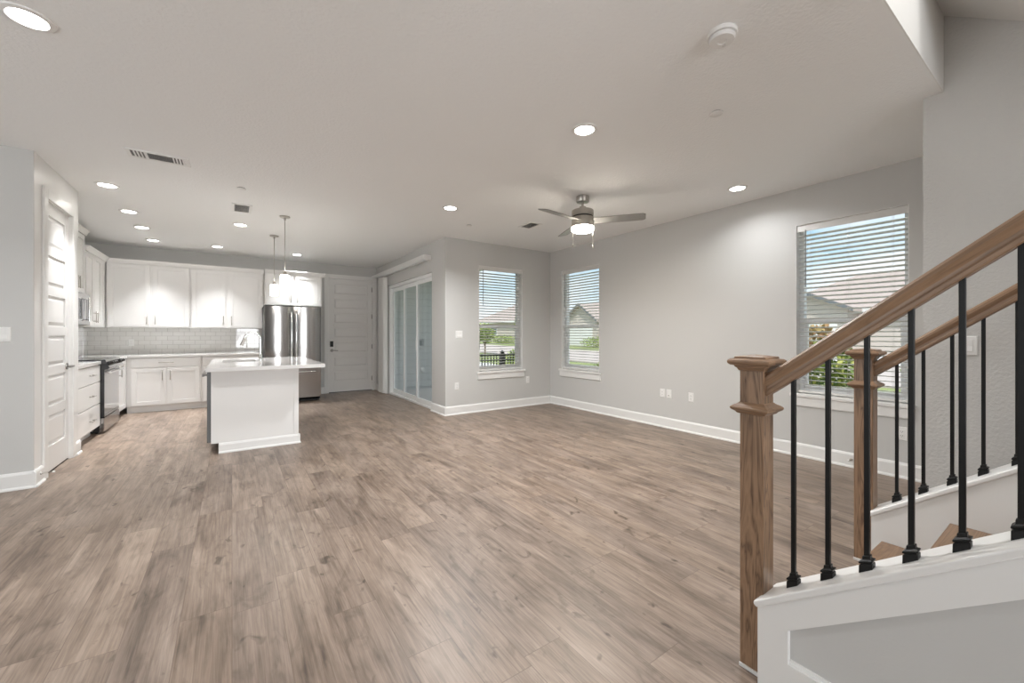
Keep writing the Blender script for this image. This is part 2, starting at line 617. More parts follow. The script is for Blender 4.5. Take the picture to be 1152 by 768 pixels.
b = MB()
b.box(-4.7, RX + 0.15, -4.2, FY + 0.15, -0.15, 0)
b.box(-4.7, SX + 0.13, FY + 0.15, KY + 0.15, -0.15, 0)
struct(b.build('floor', 'floor'), 'greige oak plank floor of the whole room')
b = MB()
b.box(-4.7, RX + 0.15, STY, FY + 0.15, H, H + 0.3)
b.box(-4.7, SX + 0.15, FY + 0.15, KY + 0.15, H, H + 0.3)
b.box(-4.7, 1.45, -4.2, STY, H, H + 0.3)
struct(b.build('ceiling', 'ceiling'), 'pale grey textured ceiling with recessed lights')


def wall_y(mb, y0, y1, x0, x1, openings, z1=H):
    """wall along X; openings = (xa, xb, za, zb)"""
    cur = x0
    for xa, xb, za, zb in sorted(openings):
        mb.box(cur, xa, y0, y1, 0, z1)
        if za > 0:
            mb.box(xa, xb, y0, y1, 0, za)
        mb.box(xa, xb, y0, y1, zb, z1)
        cur = xb
    mb.box(cur, x1, y0, y1, 0, z1)


def wall_x(mb, x0, x1, y0, y1, openings, z1=H):
    cur = y0
    for ya, yb, za, zb in sorted(openings):
        mb.box(x0, x1, cur, ya, 0, z1)
        if za > 0:
            mb.box(x0, x1, ya, yb, 0, za)
        mb.box(x0, x1, ya, yb, zb, z1)
        cur = yb
    mb.box(x0, x1, cur, y1, 0, z1)


W1 = (3.28, 4.15)      # window_1 in the far wall (X)
W2 = (4.49, 5.385)     # window_2 in the right wall (Y)
W3 = (0.925, 1.775)    # window_3 in the right wall (Y)
b = MB(); wall_x(b, RX, RX + 0.15, 0.635, FY + 0.15, [(*W2, SILL, HEAD), (*W3, SILL, HEAD)])
struct(b.build('wall_right', 'wall'), 'long grey wall on the right with two windows')
b = MB(); wall_y(b, FY, FY + 0.15, SX, RX, [(*W1, SILL, HEAD)])
struct(b.build('wall_far', 'wall'), 'short grey wall facing the camera with one window')
SD = (6.20, 8.50, 0.0, 2.27)
b = MB(); wall_x(b, SX, SX + 0.15, FY + 0.15, KY + 0.15, [SD])
struct(b.build('wall_patio', 'wall'), 'grey wall that holds the sliding patio door')
ED = (1.69, 2.605, 0.0, 2.445)
b = MB(); wall_y(b, KY, KY + 0.15, KX - 0.15, SX, [ED])
struct(b.build('wall_kitchen', 'wall'), 'grey wall behind the kitchen cabinets and entry door')
b = MB(); b.box(KX - 0.15, KX, 5.95, KY, 0, H)
struct(b.build('wall_kitchen_left', 'wall'), 'kitchen side wall behind the range')
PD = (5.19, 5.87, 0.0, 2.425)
b = MB(); wall_x(b, PX - 0.10, PX, LY + 0.012, 6.10, [PD]); b.box(KX, PX - 0.10, 6.0, 6.10, 0, H)  # same white as the doors, lighter than the other walls
struct(b.build('wall_pantry', 'door'), 'white wall with the pantry door')
b = MB(); b.box(-4.6, PX - 0.101, LY, LY + 0.10, 0, H); b.box(PX - 0.101, PX, LY, LY + 0.0119, 0, H); b.box(PX - 0.75, PX - 0.65, LY + 0.10, 6.0, 0, H)
struct(b.build('wall_left', 'wall'), 'grey wall at the left edge with a light switch')
b = MB(); wall_x(b, -4.75, -4.6, -4.05, LY + 0.1, [(0.3, 2.9, 0.35, 2.3)])  # opening added for the unseen side fill light
struct(b.build('wall_side', 'wall'))
b = MB(); wall_y(b, -4.15, -4.0, -4.6, STX, [(0.15, 1.85, 0.4, 2.3)])
struct(b.build('wall_rear', 'wall'))
b = MB(); b.box(STX, STX + 0.15, -4.0, 0.635, 0, 5.2); b.box(STX + 0.15, RX + 0.15, 0.485, 0.635, 0, H)
struct(b.build('wall_stair', 'wall_stair'), 'textured grey wall beyond the stairs')
b = MB()
b.box(1.30, STX, STY, STY + 0.15, H + 0.3, 5.2)
b.box(1.30, 1.45, -3.2, STY, H + 0.3, 5.2)
b.box(1.30, STX, -3.35, -3.2, H, 5.2)
struct(b.build('wall_stairwell', 'wall'), 'upper wall of the stairwell opening')
b = MB(); b.box(1.30, STX + 0.15, -3.35, STY + 0.15, 5.2, 5.3)
struct(b.build('ceiling_stairwell', 'ceiling'))
# sloped white underside of the upper flight along the stair wall
b = MB()
sl = lambda y: 3.205 + (y - 0.539) * 0.739
b.prism_x([(-0.75, sl(-0.75)), (0.549, sl(0.549)), (0.549, sl(0.549) + 0.3), (-0.75, sl(-0.75) + 0.3)], 2.98, STX)
struct(b.build('trim_1', 'trim'), 'white sloped underside of the upper stair flight')

# faces of the stairwell opening are painted white like the trim
b = MB(); b.box(1.45, STX, STY - 0.006, STY, H, 5.2)
struct(b.build('trim_2', 'trim'), 'white upright face of the stairwell opening')


# ---- baseboards
def base_profile(mb, p0, p1, nrm, h=0.135, t=0.016):
    """baseboard with a shoe strip from p0 to p1 (xy), nrm points into the room"""
    (xa, ya), (xb, yb) = p0, p1
    nx, ny = nrm
    prof = [(0, 0), (t + 0.012, 0), (t + 0.012, 0.010), (t + 0.004, 0.020), (t, 0.022), (t, h - 0.02), (t * 0.55, h - 0.004), (t * 0.3, h), (0, h)]
    mb.loft([[(xa + nx * d, ya + ny * d, z) for d, z in prof], [(xb + nx * d, yb + ny * d, z) for d, z in prof]])


b = MB(); base_profile(b, (RX, 0.635), (RX, FY), (-1, 0)); struct(b.build('baseboard_right', 'trim'))
b = MB(); base_profile(b, (SX - 0.02, FY), (RX, FY), (0, -1)); struct(b.build('baseboard_far', 'trim'))
b = MB(); base_profile(b, (SX, FY - 0.02), (SX, 6.20), (-1, 0)); base_profile(b, (SX, 8.52), (SX, KY), (-1, 0)); struct(b.build('baseboard_patio', 'trim'))
b = MB(); base_profile(b, (-4.6, LY), (PX + 0.02, LY), (0, -1)); struct(b.build('baseboard_left', 'trim'))
b = MB(); base_profile(b, (PX, LY - 0.02), (PX, 5.10), (1, 0)); base_profile(b, (PX, 5.96), (PX, 6.12), (1, 0)); struct(b.build('baseboard_pantry', 'trim'))
b = MB(); base_profile(b, (1.50, KY), (1.60, KY), (0, -1)); struct(b.build('baseboard_kitchen', 'trim'))
b = MB(); base_profile(b, (STX, -4.0), (STX, 0.635), (-1, 0)); struct(b.build('baseboard_stair', 'trim'))


# ---- windows (local: interior face at y=0, facing -Y, wall goes to y=+0.15)
def make_window(idx, loc, rz, w, label):
    t = MB()
    z0, z1 = SILL, HEAD
    fw = 0.045
    for xa, xb, za, zb in ((0, fw, z0, z1), (w - fw, w, z0, z1), (fw, w - fw, z1 - fw, z1), (fw, w - fw, z0, z0 + fw + 0.01)):
        t.box(xa, xb, 0.085, 0.15, za, zb)
    fr = t.build('window_%d' % idx, 'vinyl', None, 0.004)
    fr.location = loc
    fr.rotation_euler = (0, 0, rz)
    struct(fr, label)
    fr['category'] = 'window'
    zm = 1.375
    s_ = MB()
    s_.box(fw, w - fw, 0.095, 0.135, zm - 0.025, zm + 0.03)
    s_.box(fw, fw + 0.028, 0.095, 0.125, z0 + fw + 0.035, zm - 0.025)
    s_.box(w - fw - 0.028, w - fw, 0.095, 0.125, z0 + fw + 0.035, zm - 0.025)
    s_.box(fw, w - fw, 0.095, 0.125, z0 + fw + 0.0105, z0 + fw + 0.035)
    s_.build('sash', 'vinyl', fr, 0.003)
    MB().box(fw, w - fw, 0.126, 0.130, zm, z1 - fw).build('pane', 'glass', fr)
    MB().box(fw, w - fw, 0.108, 0.112, z0 + fw, zm).build('pane', 'glass', fr)
    s_ = MB()
    s_.box(-0.045, w + 0.045, -0.035, 0.0, z0 - 0.03, z0 + 0.003)
    s_.box(0.0, w, 0.0, 0.085, z0 - 0.03, z0 + 0.003)
    s_.build('sill', 'trim', fr, 0.006, 3)
    s_ = MB()
    s_.box(0.0005, 0.006, 0.001, 0.085, z0 + 0.003, z1); s_.box(w - 0.006, w - 0.0005, 0.001, 0.085, z0 + 0.003, z1); s_.box(0.006, w - 0.006, 0.001, 0.085, z1 - 0.006, z1 - 0.0005)
    s_.build('jamb_liner', 'trim', fr)
    s_ = MB()
    s_.prism_x([(-0.018, z0 - 0.03), (0, z0 - 0.03), (0, z0 - 0.125), (-0.013, z0 - 0.125), (-0.018, z0 - 0.115)], -0.03, w + 0.03)
    s_.build('apron', 'trim', fr)
    return fr


def make_blind(loc, rz, w, label):
    t = thing('window_blind', label, 'blind', loc, rz, 'horizontal window blinds')
    g = 0.012
    s_ = MB()
    s_.prism_x([(0.008, HEAD - 0.075), (0.016, HEAD - 0.0065), (0.066, HEAD - 0.0065), (0.066, HEAD - 0.045), (0.020, HEAD - 0.045), (0.014, HEAD - 0.075)], g - 0.004, w - g + 0.004)
    s_.build('headrail', 'slat', t, 0.002)
    s_ = MB()
    z = HEAD - 0.115
    pitch = 0.0445
    while z > SILL + 0.055:
        tilt = -0.20
        prof = []
        for k in range(5):
            u = k / 4 - 0.5
            prof.append((0.043 + u * 0.050, z + u * 0.050 * tilt + 0.003 * (1 - 4 * u * u)))
        prof2 = [(y_, z_ - 0.0024) for y_, z_ in reversed(prof)]
        s_.prism_x(prof + prof2, g, w - g)
        z -= pitch
    s_.build('slats', 'slat', t)
    MB().box(g, w - g, 0.020, 0.066, SILL + 0.012, SILL + 0.032).build('bottom_rail', 'slat', t, 0.003)
    n = 3 if w > 0.8 else 2
    for k in range(n):
        x_ = w * (0.13 + 0.74 * k / (n - 1))
        for y_ in (0.0185, 0.0675):
            MB().tube([(x_, y_, SILL + 0.03), (x_, y_, HEAD - 0.06)], 0.0011, 5).build('ladder_cord', 'cord', t)
    MB().tube([(0.085, 0.004, HEAD - 0.06), (0.085, 0.003, HEAD - 0.09), (0.085, 0.003, HEAD - 0.64)], 0.0042, 8).build('tilt_wand', 'wand', t)
    return t


make_window(1, (W1[0], FY, 0), 0, W1[1] - W1[0], 'single-hung window in the short far wall')
make_window(2, (RX, W2[1], 0), -PI / 2, W2[1] - W2[0], 'single-hung window on the right wall near the room corner')
make_window(3, (RX, W3[1], 0), -PI / 2, W3[1] - W3[0], 'single-hung window on the right wall behind the staircase rail')
make_blind((W1[0], FY, 0), 0, W1[1] - W1[0], 'white slatted blind on the window in the short far wall')
make_blind((RX, W2[1], 0), -PI / 2, W2[1] - W2[0], 'white slatted blind on the right wall window nearest the room corner')
make_blind((RX, W3[1], 0), -PI / 2, W3[1] - W3[0], 'white slatted blind on the window seen behind the stair railing')


# rear window frame, and an invented side window frame around its fill light
def plain_frame(mb, w, h):
    for xa, xb, za, zb in ((0, .05, 0, h), (w - .05, w, 0, h), (.05, w - .05, 0, .05), (.05, w - .05, h - .05, h), (w / 2 - .03, w / 2 + .03, .05, h - .05), (.05, w / 2 - .03, h / 2 - .02, h / 2 + .02), (w / 2 + .03, w - .05, h / 2 - .02, h / 2 + .02)):
        mb.box(xa, xb, 0, 0.05, za, zb)


for i, (loc, rz, w, h) in enumerate((((0.15, -4.12, 0.4), 0, 1.7, 1.9), ((-4.66, 0.3, 0.35), PI / 2, 2.6, 1.95))):
    b = MB(); plain_frame(b, w, h)
    o = b.build('window_%d' % (i + 5), 'vinyl'); o.location = loc; o.rotation_euler = (0, 0, rz); struct(o)

# ---- sliding patio door: local x runs along -Y of the room (rotation -90), y=0 interior face
sw = SD[1] - SD[0]
sh = SD[3]
door = MB()
for xa, xb, za, zb in ((0, .045, 0, sh), (sw - .045, sw, 0, sh), (.045, sw - .045, sh - .06, sh), (.045, sw - .045, 0, .035)):
    door.box(xa, xb, 0.03, 0.15, za, zb)
d2 = door.build('door_2', 'vinyl', None, 0.004)
d2.location = (SX, SD[1], 0)
d2.rotation_euler = (0, 0, -PI / 2)
struct(d2, 'white three-panel sliding glass patio door')
lw_ = (sw - 0.09) / 3
for k in range(3):
    x0 = 0.045 + k * lw_ - (0.02 if k else 0)
    x1 = 0.045 + (k + 1) * lw_ + (0.02 if k < 2 else 0)
    yo = 0.115 - 0.03 * k
    l_ = MB()
    st = 0.055
    for xa, xb, za, zb in ((x0, x0 + st, .036, sh - .061), (x1 - st, x1, .036, sh - .061), (x0 + st, x1 - st, .036, .036 + .085), (x0 + st, x1 - st, sh - .061 - .07, sh - .061)):
        l_.box(xa, xb, yo - .012, yo + .012, za, zb)
    leaf = l_.build('door_leaf', 'vinyl', d2, 0.003)
    MB().box(x0 + st, x1 - st, yo - .003, yo + .003, .121, sh - .131).build('pane', 'doorglass', leaf)
    if k == 1:
        MB().box(x1 - st * .75, x1 - st * .25, yo - .05, yo - .012, 0.95, 1.20).build('pull', 'vinyl', leaf, 0.006)

# vertical blind stack and valance
t = thing('vertical_blind', 'white vertical blind stacked beside the sliding patio door', 'blind', (SX, 8.80, 0), -PI / 2)
vt = MB()
for k in range(13):
    x_ = 0.012 + k * 0.0275
    vt.prism_z([(x_, -0.105), (x_ + 0.003, -0.107), (x_ + 0.016, -0.02), (x_ + 0.013, -0.018)], 0.025, 2.44)
vt.build('vanes', 'slat', t)
v = MB()
v.box(-0.02, 0.60, -0.12, -0.108, 2.44, 2.535)
val = thing('blind_valance', 'long white valance box above the sliding patio door', 'valance', (SX, 9.27, 0), -PI / 2)
v = MB()
v.box(0, 3.05, -0.135, -0.125, 2.465, 2.545)
v.box(3.04, 3.05, -0.125, -0.001, 2.465, 2.545)
v.build('cover_board', 'trim', val, 0.003)
MB().box(0.40, 3.02, -0.09, -0.05, 2.46, 2.50).build('track', 'vinyl', val)


# ---- panelled doors
def panel_door(name, loc, rz, w, h, npan, label, hinge_side, lever_z):
    """front at y=0 facing -Y, opening 0..w; hinge_side 'l' or 'r'"""
    m = MB()
    g = 0.004
    zb = 0.014
    st = 0.105 if w > 0.8 else 0.095
    y0 = 0.018
    m.box(g, w - g, y0 + 0.013, y0 + 0.030, zb, h - g)
    m.box(g, st, y0, y0 + 0.013, zb, h - g)
    m.box(w - st, w - g, y0, y0 + 0.013, zb, h - g)
    bot, top, rail = 0.225, 0.115, 0.085
    ph = (h - zb - bot - top - rail * (npan - 1)) / npan
    m.box(st, w - st, y0, y0 + 0.013, zb, zb + bot)
    z = zb + bot
    for k in range(npan):
        # raised field with sloping borders
        a, c = 0.012, 0.040
        lo = [(st + a, y0 + 0.013, z + a), (w - st - a, y0 + 0.013, z + a), (w - st - a, y0 + 0.013, z + ph - a), (st + a, y0 + 0.013, z + ph - a)]
        hi = [(st + c, y0 + 0.003, z + c), (w - st - c, y0 + 0.003, z + c), (w - st - c, y0 + 0.003, z + ph - c), (st + c, y0 + 0.003, z + ph - c)]
        m.loft([lo, hi])
        z += ph
        top_z = z + (rail if k < npan - 1 else top - g)
        m.box(st, w - st, y0, y0 + 0.013, z, top_z)
        z += rail
    d = m.build(name, 'door', None, 0.0025)
    d.location = loc
    d.rotation_euler = (0, 0, rz)
    struct(d, label)
    # casing and jamb
    c = MB()
    cw = 0.088
    prof = lambda s_: None
    for xa, xb, za, zb2 in ((-cw, 0.0, 0, h + cw), (w, w + cw, 0, h + cw), (0.0, w, h, h + cw)):
        c.box(xa, xb, -0.018, 0.0, za, zb2)
    c.build('casing', 'trim', d, 0.004)
    j = MB()
    j.box(0.0, g - 0.001, 0.0, 0.10, 0, h); j.box(w - g + 0.001, w, 0.0, 0.10, 0, h); j.box(g, w - g, 0.0, 0.10, h - g + 0.001, h)
    j.build('jamb', 'trim', d)
    MB().box(0.0, w, 0.02, 0.14, 0.0, 0.006).build('threshold', 'dark', d)
    hx = 0.004 if hinge_side == 'l' else w - 0.004
    for hz in ((0.22, 0.93, 1.60, 2.20)):
        MB().lathe([(0.0085, hz), (0.0085, hz + 0.10)], 10, hx + (0.008 if hinge_side == 'l' else -0.008), 0.010).build('hinge', 'hinge', d)
    lx = w - 0.065 if hinge_side == 'l' else 0.065
    s_ = -1 if hinge_side == 'l' else 1
    lv = MB()
    lv.lathe([(0.030, y0 - 0.010), (0.032, y0 - 0.004), (0.032, y0)], 20, lx, lever_z, axis='y')
    lv.tube([(lx, y0 - 0.005, lever_z), (lx, y0 - 0.05, lever_z)], 0.010, 10)
    lv.tube([(lx, y0 - 0.05, lever_z), (lx + s_ * 0.03, y0 - 0.053, lever_z + .002), (lx + s_ * 0.115, y0 - 0.050, lever_z - .004)], [0.010, 0.009, 0.007], 10)
    lv.build('lever_handle', 'hinge', d)
    return d


panel_door('door_1', (PX, PD[0], 0), PI / 2, PD[1] - PD[0], PD[3], 6, 'white six-panel pantry door on the left', 'l', 0.93)
ent = panel_door('door_3', (ED[0], KY, 0), 0, ED[1] - ED[0], ED[3], 7, 'white panelled entry door beside the refrigerator', 'r', 0.905)
kp = MB(); kp.box(0.028, 0.092, -0.012, 0.018, 0.985, 1.105)
kpo = kp.build('keypad_lock', 'black', ent, 0.006)


# ---- backsplash
b = MB()
b.box(KX, 0.47, KY - 0.008, KY, 0.916, 1.372)
b.box(KX, KX + 0.008, 6.10, KY - 0.008, 0.916, 1.372)
struct(b.build('trim_backsplash', 'tile'), 'white glossy subway tile backsplash')

# ================================================================== KITCHEN (local frame: front at y=0 facing -Y, body behind)


def shaker(parent, x0, x1, z0, z1, hx=None, hz=None, horiz=False, name='door', y=0.0, slab=False, hl=0.16):
    m = MB()
    t_, fr = 0.020, 0.062
    if slab:
        m.box(x0, x1, y - t_, y, z0, z1)
    else:
        m.box(x0 + fr, x1 - fr, y - t_ + 0.010, y, z0 + fr, z1 - fr)
        m.box(x0, x0 + fr, y - t_, y, z0, z1)
        m.box(x1 - fr, x1, y - t_, y, z0, z1)
        m.box(x0 + fr, x1 - fr, y - t_, y, z0, z0 + fr)
        m.box(x0 + fr, x1 - fr, y - t_, y, z1 - fr, z1)
    d = m.build(name, 'cab', parent, 0.0018)
    if hx is not None:
        p = MB()
        yb = y - t_
        if horiz:
            p.tube([(hx - hl / 2, yb - 0.03, hz), (hx + hl / 2, yb - 0.03, hz)], 0.0058, 10)
            for s_ in (-1, 1):
                p.tube([(hx + s_ * hl * .36, yb, hz), (hx + s_ * hl * .36, yb - 0.03, hz)], 0.005, 8)
        else:
            p.tube([(hx, yb - 0.03, hz - hl / 2), (hx, yb - 0.03, hz + hl / 2)], 0.0058, 10)
            for s_ in (-1, 1):
                p.tube([(hx, yb, hz + s_ * hl * .36), (hx, yb - 0.03, hz + s_ * hl * .36)], 0.005, 8)
        p.build('handle', 'nickel', d)
    return d


def crown(parent, x0, x1, depth, z, h=0.06, ends=(False, False)):
    prof = [(0.0, z), (-0.022, z), (-0.026, z + 0.012), (-0.040, z + h * .55), (-0.055, z + h * .8), (-0.055, z + h), (0.0, z + h)]
    m = MB()
    xa = x0 - (0.055 if ends[0] else 0)
    xb = x1 + (0.055 if ends[1] else 0)
    m.prism_x(prof, xa, xb)
    if ends[0]:
        m.box(x0 - 0.04, x0, 0, depth, z + 0.005, z + h)
    if ends[1]:
        m.box(x1, x1 + 0.04, 0, depth, z + 0.005, z + h)
    return m.build('crown', 'cab', parent)


def upper(label, loc, rz, w, depth, z0, z1, doors, handles, cz1=None, ends=(False, False)):
    t = thing('wall_cabinet', label, 'cabinet', loc, rz, 'white wall cabinets')
    MB().box(0, w, 0, depth, z0, z1).build('cabinet_body', 'cab', t, 0.002)
    for (xa, xb), hx in zip(doors, handles):
        shaker(t, xa, xb, z0 + 0.012, z1 - 0.035, hx, z0 + 0.135, y=-0.0005)
    crown(t, 0, w, depth, z1 - 0.02, 0.07, ends)
    return t


UY = 8.99
UD = KY - UY - 0.002
upper('white two-door wall cabinet beside the kitchen corner', (-1.65, UY, 0), 0, 1.05, UD, 1.36, 2.42, [(0.02, 0.525), (0.56, 1.035)], [0.49, 0.595])
upper('white two-door wall cabinet left of the refrigerator cabinet', (-0.598, UY, 0), 0, 1.09, UD, 1.36, 2.42, [(0.02, 0.505), (0.555, 1.065)], [0.47, 0.59])
upper('short white two-door cabinet above the refrigerator', (0.497, 8.66, 0), 0, 0.955, KY - 8.66 - 0.002, 1.79, 2.39, [(0.02, 0.455), (0.49, 0.935)], [0.42, 0.525], ends=(False, True))
UX = -1.66
upper('white two-door wall cabinet right of the microwave', (UX, 7.868, 0), PI / 2, 0.80, UX - KX - 0.002, 1.36, 2.42, [(0.015, 0.385), (0.405, 0.775)], [0.35, 0.44])
b = MB()
# blind corner filler and its crown belong to the corner cabinet
t = thing('wall_cabinet', 'narrow white corner cabinet between the two runs of uppers', 'cabinet', (UX, 8.670, 0), PI / 2, 'white wall cabinets')
MB().box(0, 0.63, 0, UX - KX - 0.002, 1.36, 2.42).build('cabinet_body', 'cab', t, 0.002)
crown(t, 0, 0.315, 0.3, 2.40, 0.07)
mwc = upper('taller white cabinet above the microwave', (UX - 0.01, 7.085, 0), PI / 2, 0.775, UX - 0.01 - KX - 0.002, 1.79, 2.62, [(0.012, 0.384), (0.394, 0.766)], [0.35, 0.43], ends=(True, True))

# microwave
t = thing('microwave', 'stainless microwave under the taller wall cabinet', 'microwave', (-1.60, 7.092, 1.372), PI / 2)
MB().box(0, 0.765, 0.03, 0.37, 0, 0.41).build('body', 'black', t, 0.004)
fd = MB(); fd.box(0, 0.765, 0, 0.028, 0.0, 0.075); fd.box(0, 0.765, 0, 0.028, 0.335, 0.41); fd.box(0, 0.06, 0, 0.028, 0.075, 0.335); fd.box(0.52, 0.765, 0, 0.028, 0.075, 0.335)
fd.build('door', 'steel', t, 0.004)
MB().box(0.06, 0.52, 0.006, 0.028, 0.075, 0.335).build('window', 'blackglass', t)
MB().box(0.60, 0.745, -0.003, 0.0, 0.06, 0.35).build('control_panel', 'blackglass', t)
hb = MB(); hb.tube([(0.555, -0.035, 0.05), (0.555, -0.035, 0.36)], 0.010, 12); hb.tube([(0.555, 0, 0.07), (0.555, -0.035, 0.07)], 0.007); hb.tube([(0.555, 0, 0.34), (0.555, -0.035, 0.34)], 0.007)
hb.build('handle', 'chrome', t)

# base cabinets
BX = -1.372    # front plane of left run
t = thing('base_cabinet', 'white three-drawer base cabinet beside the pantry wall', 'cabinet', (BX, 6.112, 0), PI / 2, 'white base cabinets')
wd = 0.968
MB().box(0, wd, 0, BX - KX - 0.012, 0.105, 0.873).build('cabinet_body', 'cab', t, 0.002)
MB().box(0, wd, 0.07, 0.085, 0, 0.105).build('toe_kick', 'cab', t)
for z0, z1, hz in ((0.115, 0.385, 0.235), (0.395, 0.655, 0.52), (0.665, 0.862, 0.765)):
    shaker(t, 0.01, wd - 0.01, z0, z1, 0.56, hz, True, 'drawer', slab=True, hl=0.17)
t = thing('base_cabinet', 'narrow white base cabinet in the corner right of the range', 'cabinet', (BX, 7.912, 0), PI / 2, 'white base cabinets')
MB().box(0, 0.708, 0, BX - KX - 0.012, 0.105, 0.873).build('cabinet_body', 'cab', t, 0.002)
MB().box(0, 0.77, 0.07, 0.085, 0, 0.105).build('toe_kick', 'cab', t)
shaker(t, 0.13, 0.66, 0.115, 0.862, 0.19, 0.70)
BY = 8.645
for x0, w, lab, xs in ((-1.36, 0.93, 'white base cabinet with one wide drawer over two doors, left on the back wall', None), (-0.428, 0.868, 'white base cabinet on the back wall, mostly hidden by the island', None)):
    t = thing('base_cabinet', lab, 'cabinet', (x0, BY, 0), 0, 'white base cabinets')
    MB().box(0, w, 0, KY - BY - 0.012, 0.105, 0.873).build('cabinet_body', 'cab', t, 0.002)
    MB().box(0, w, 0.045, 0.06, 0, 0.105).build('toe_kick', 'cab', t)
    f0 = 0.055 if x0 < -1 else 0.02
    f1 = w - 0.02
    shaker(t, f0, f1, 0.722, 0.862, (f0 + f1) / 2, 0.795, True, 'drawer', slab=True, hl=0.19)
    mid = (f0 + f1) / 2
    shaker(t, f0, mid - 0.012, 0.115, 0.705, mid - 0.05, 0.59)
    shaker(t, mid + 0.012, f1, 0.115, 0.705, mid + 0.05, 0.59)

# counters
b = MB()
b.prism_z([(KX + 0.01, 7.910), (-1.345, 7.910), (-1.345, 8.615), (0.445, 8.615), (0.445, KY - 0.01), (KX + 0.01, KY - 0.01)], 0.875, 0.915)
tag(b.build('countertop', 'quartz', None, 0.004), 'L-shaped white quartz countertop along the back wall', 'countertop')
b = MB()
b.prism_z([(KX + 0.01, 6.105), (-1.345, 6.105), (-1.345, 7.085), (KX + 0.01, 7.085)], 0.875, 0.915)
tag(b.build('countertop', 'quartz', None, 0.004), 'short white quartz countertop left of the range', 'countertop')

# range
t = thing('kitchen_range', 'black and stainless slide-in range with front knobs', 'range', (-1.335, 7.092, 0), PI / 2)
RW = 0.812
MB().box(0, RW, 0.03, 0.625, 0.02, 0.90).build('body', 'black', t, 0.003)
MB().box(-0.003, RW + 0.003, 0.012, 0.63, 0.917, 0.930).build('cooktop', 'blackglass', t, 0.003)
cp = MB(); cp.prism_x([(-0.062, 0.828), (-0.022, 0.925), (0.03, 0.925), (0.03, 0.805), (-0.045, 0.805)], 0.015, RW - 0.015)
cpo = cp.build('control_panel', 'steel', t, 0.003)
MB().prism_x([(-0.063, 0.826), (-0.022, 0.927), (0.03, 0.927), (0.03, 0.803), (-0.046, 0.803)], -0.001, 0.014).build('end_cap', 'black', t)
for k, x_ in enumerate((0.09, 0.20, 0.31, 0.52, 0.63, 0.73)):
    kb = MB(); kb.lathe([(0.027, 0.0), (0.027, 0.010), (0.022, 0.014), (0.021, 0.044), (0.017, 0.047)], 18)
    o = kb.build('knob', 'black', t)
    o.location = (x_, -0.042, 0.877)
    o.rotation_euler = (math.radians(66), 0, 0)
od = MB(); od.box(0.0, RW, -0.018, 0.028, 0.735, 0.80); od.box(0.0, RW, -0.018, 0.028, 0.205, 0.235); od.box(0.0, RW, 0.010, 0.028, 0.235, 0.735)
od.build('oven_door', 'steel', t, 0.003)
MB().box(0.0, RW, -0.014, 0.009, 0.236, 0.734).build('oven_window', 'ovenglass', t)
MB().box(-0.002, 0.022, -0.016, 0.03, 0.205, 0.80).build('door_edge', 'black', t)
hb = MB(); hb.tube([(0.05, -0.065, 0.765), (RW - 0.05, -0.065, 0.765)], 0.013, 14); hb.tube([(0.08, -0.018, 0.765), (0.08, -0.065, 0.765)], 0.009); hb.tube([(RW - 0.08, -0.018, 0.765), (RW - 0.08, -0.065, 0.765)], 0.009)
hb.build('handle', 'chrome', t)
MB().box(0.0, RW, -0.016, 0.028, 0.02, 0.195).build('drawer', 'steel', t, 0.003)
for sx in (0.05, RW - 0.05):
    for sy in (0.06, 0.58):
        MB().lathe([(0.015, 0), (0.015, 0.02)], 10, sx, sy).build('foot', 'black', t)

# refrigerator
t = thing('refrigerator', 'stainless french-door refrigerator with two long handles', 'refrigerator', (0.470, 8.40, 0), 0)
FW = 0.915
MB().box(0, FW, 0.03, 0.80, 0.03, 1.752).build('cabinet_body', pmat('fridge_side_grey', (0.10, 0.10, 0.10), 0.4), t, 0.004)


def bowed(x0, x1, z0, z1, sag=0.028):
    m = MB()
    n = 10
    fr_ = [(x0 + (x1 - x0) * k / n, -0.040 - sag * math.sin(PI * k / n) ** 0.8) for k in range(n + 1)]
    m.prism_z(fr_ + [(x1, 0.028), (x0, 0.028)], z0, z1)
    for f in m.bm.faces:
        if abs(f.normal.z) < 0.5:
            f.smooth = True
    return m


for (xa, xb, s_) in ((0.002, FW / 2 - 0.002, -1), (FW / 2 + 0.002, FW - 0.002, 1)):
    d = bowed(xa, xb, 0.655, 1.752).build('door', 'steel', t)
    hx = FW / 2 + s_ * 0.038
    p = MB()
    p.tube([(hx, -0.05, 0.76), (hx, -0.09, 0.775), (hx, -0.10, 0.85), (hx, -0.10, 1.58), (hx, -0.09, 1.645), (hx, -0.05, 1.66)], 0.015, 12)
    p.build('handle', 'chrome', d)
d = bowed(0.002, FW - 0.002, 0.085, 0.645).build('freezer_drawer', 'steel', t)
p = MB(); p.tube([(0.09, -0.05, 0.56), (0.10, -0.095, 0.56), (FW - 0.10, -0.095, 0.56), (FW - 0.09, -0.05, 0.56)], 0.014, 12); p.build('handle', 'chrome', d)
MB().box(0.02, FW - 0.02, 0.03, 0.06, 0.012, 0.08).build('toe_grille', 'black', t)
for sx in (0.06, FW - 0.06):
    MB().lathe([(0.02, 0), (0.02, 0.03)], 10, sx, 0.10).build('foot', 'black', t)
    MB().lathe([(0.02, 0), (0.02, 0.03)], 10, sx, 0.70).build('foot', 'black', t)

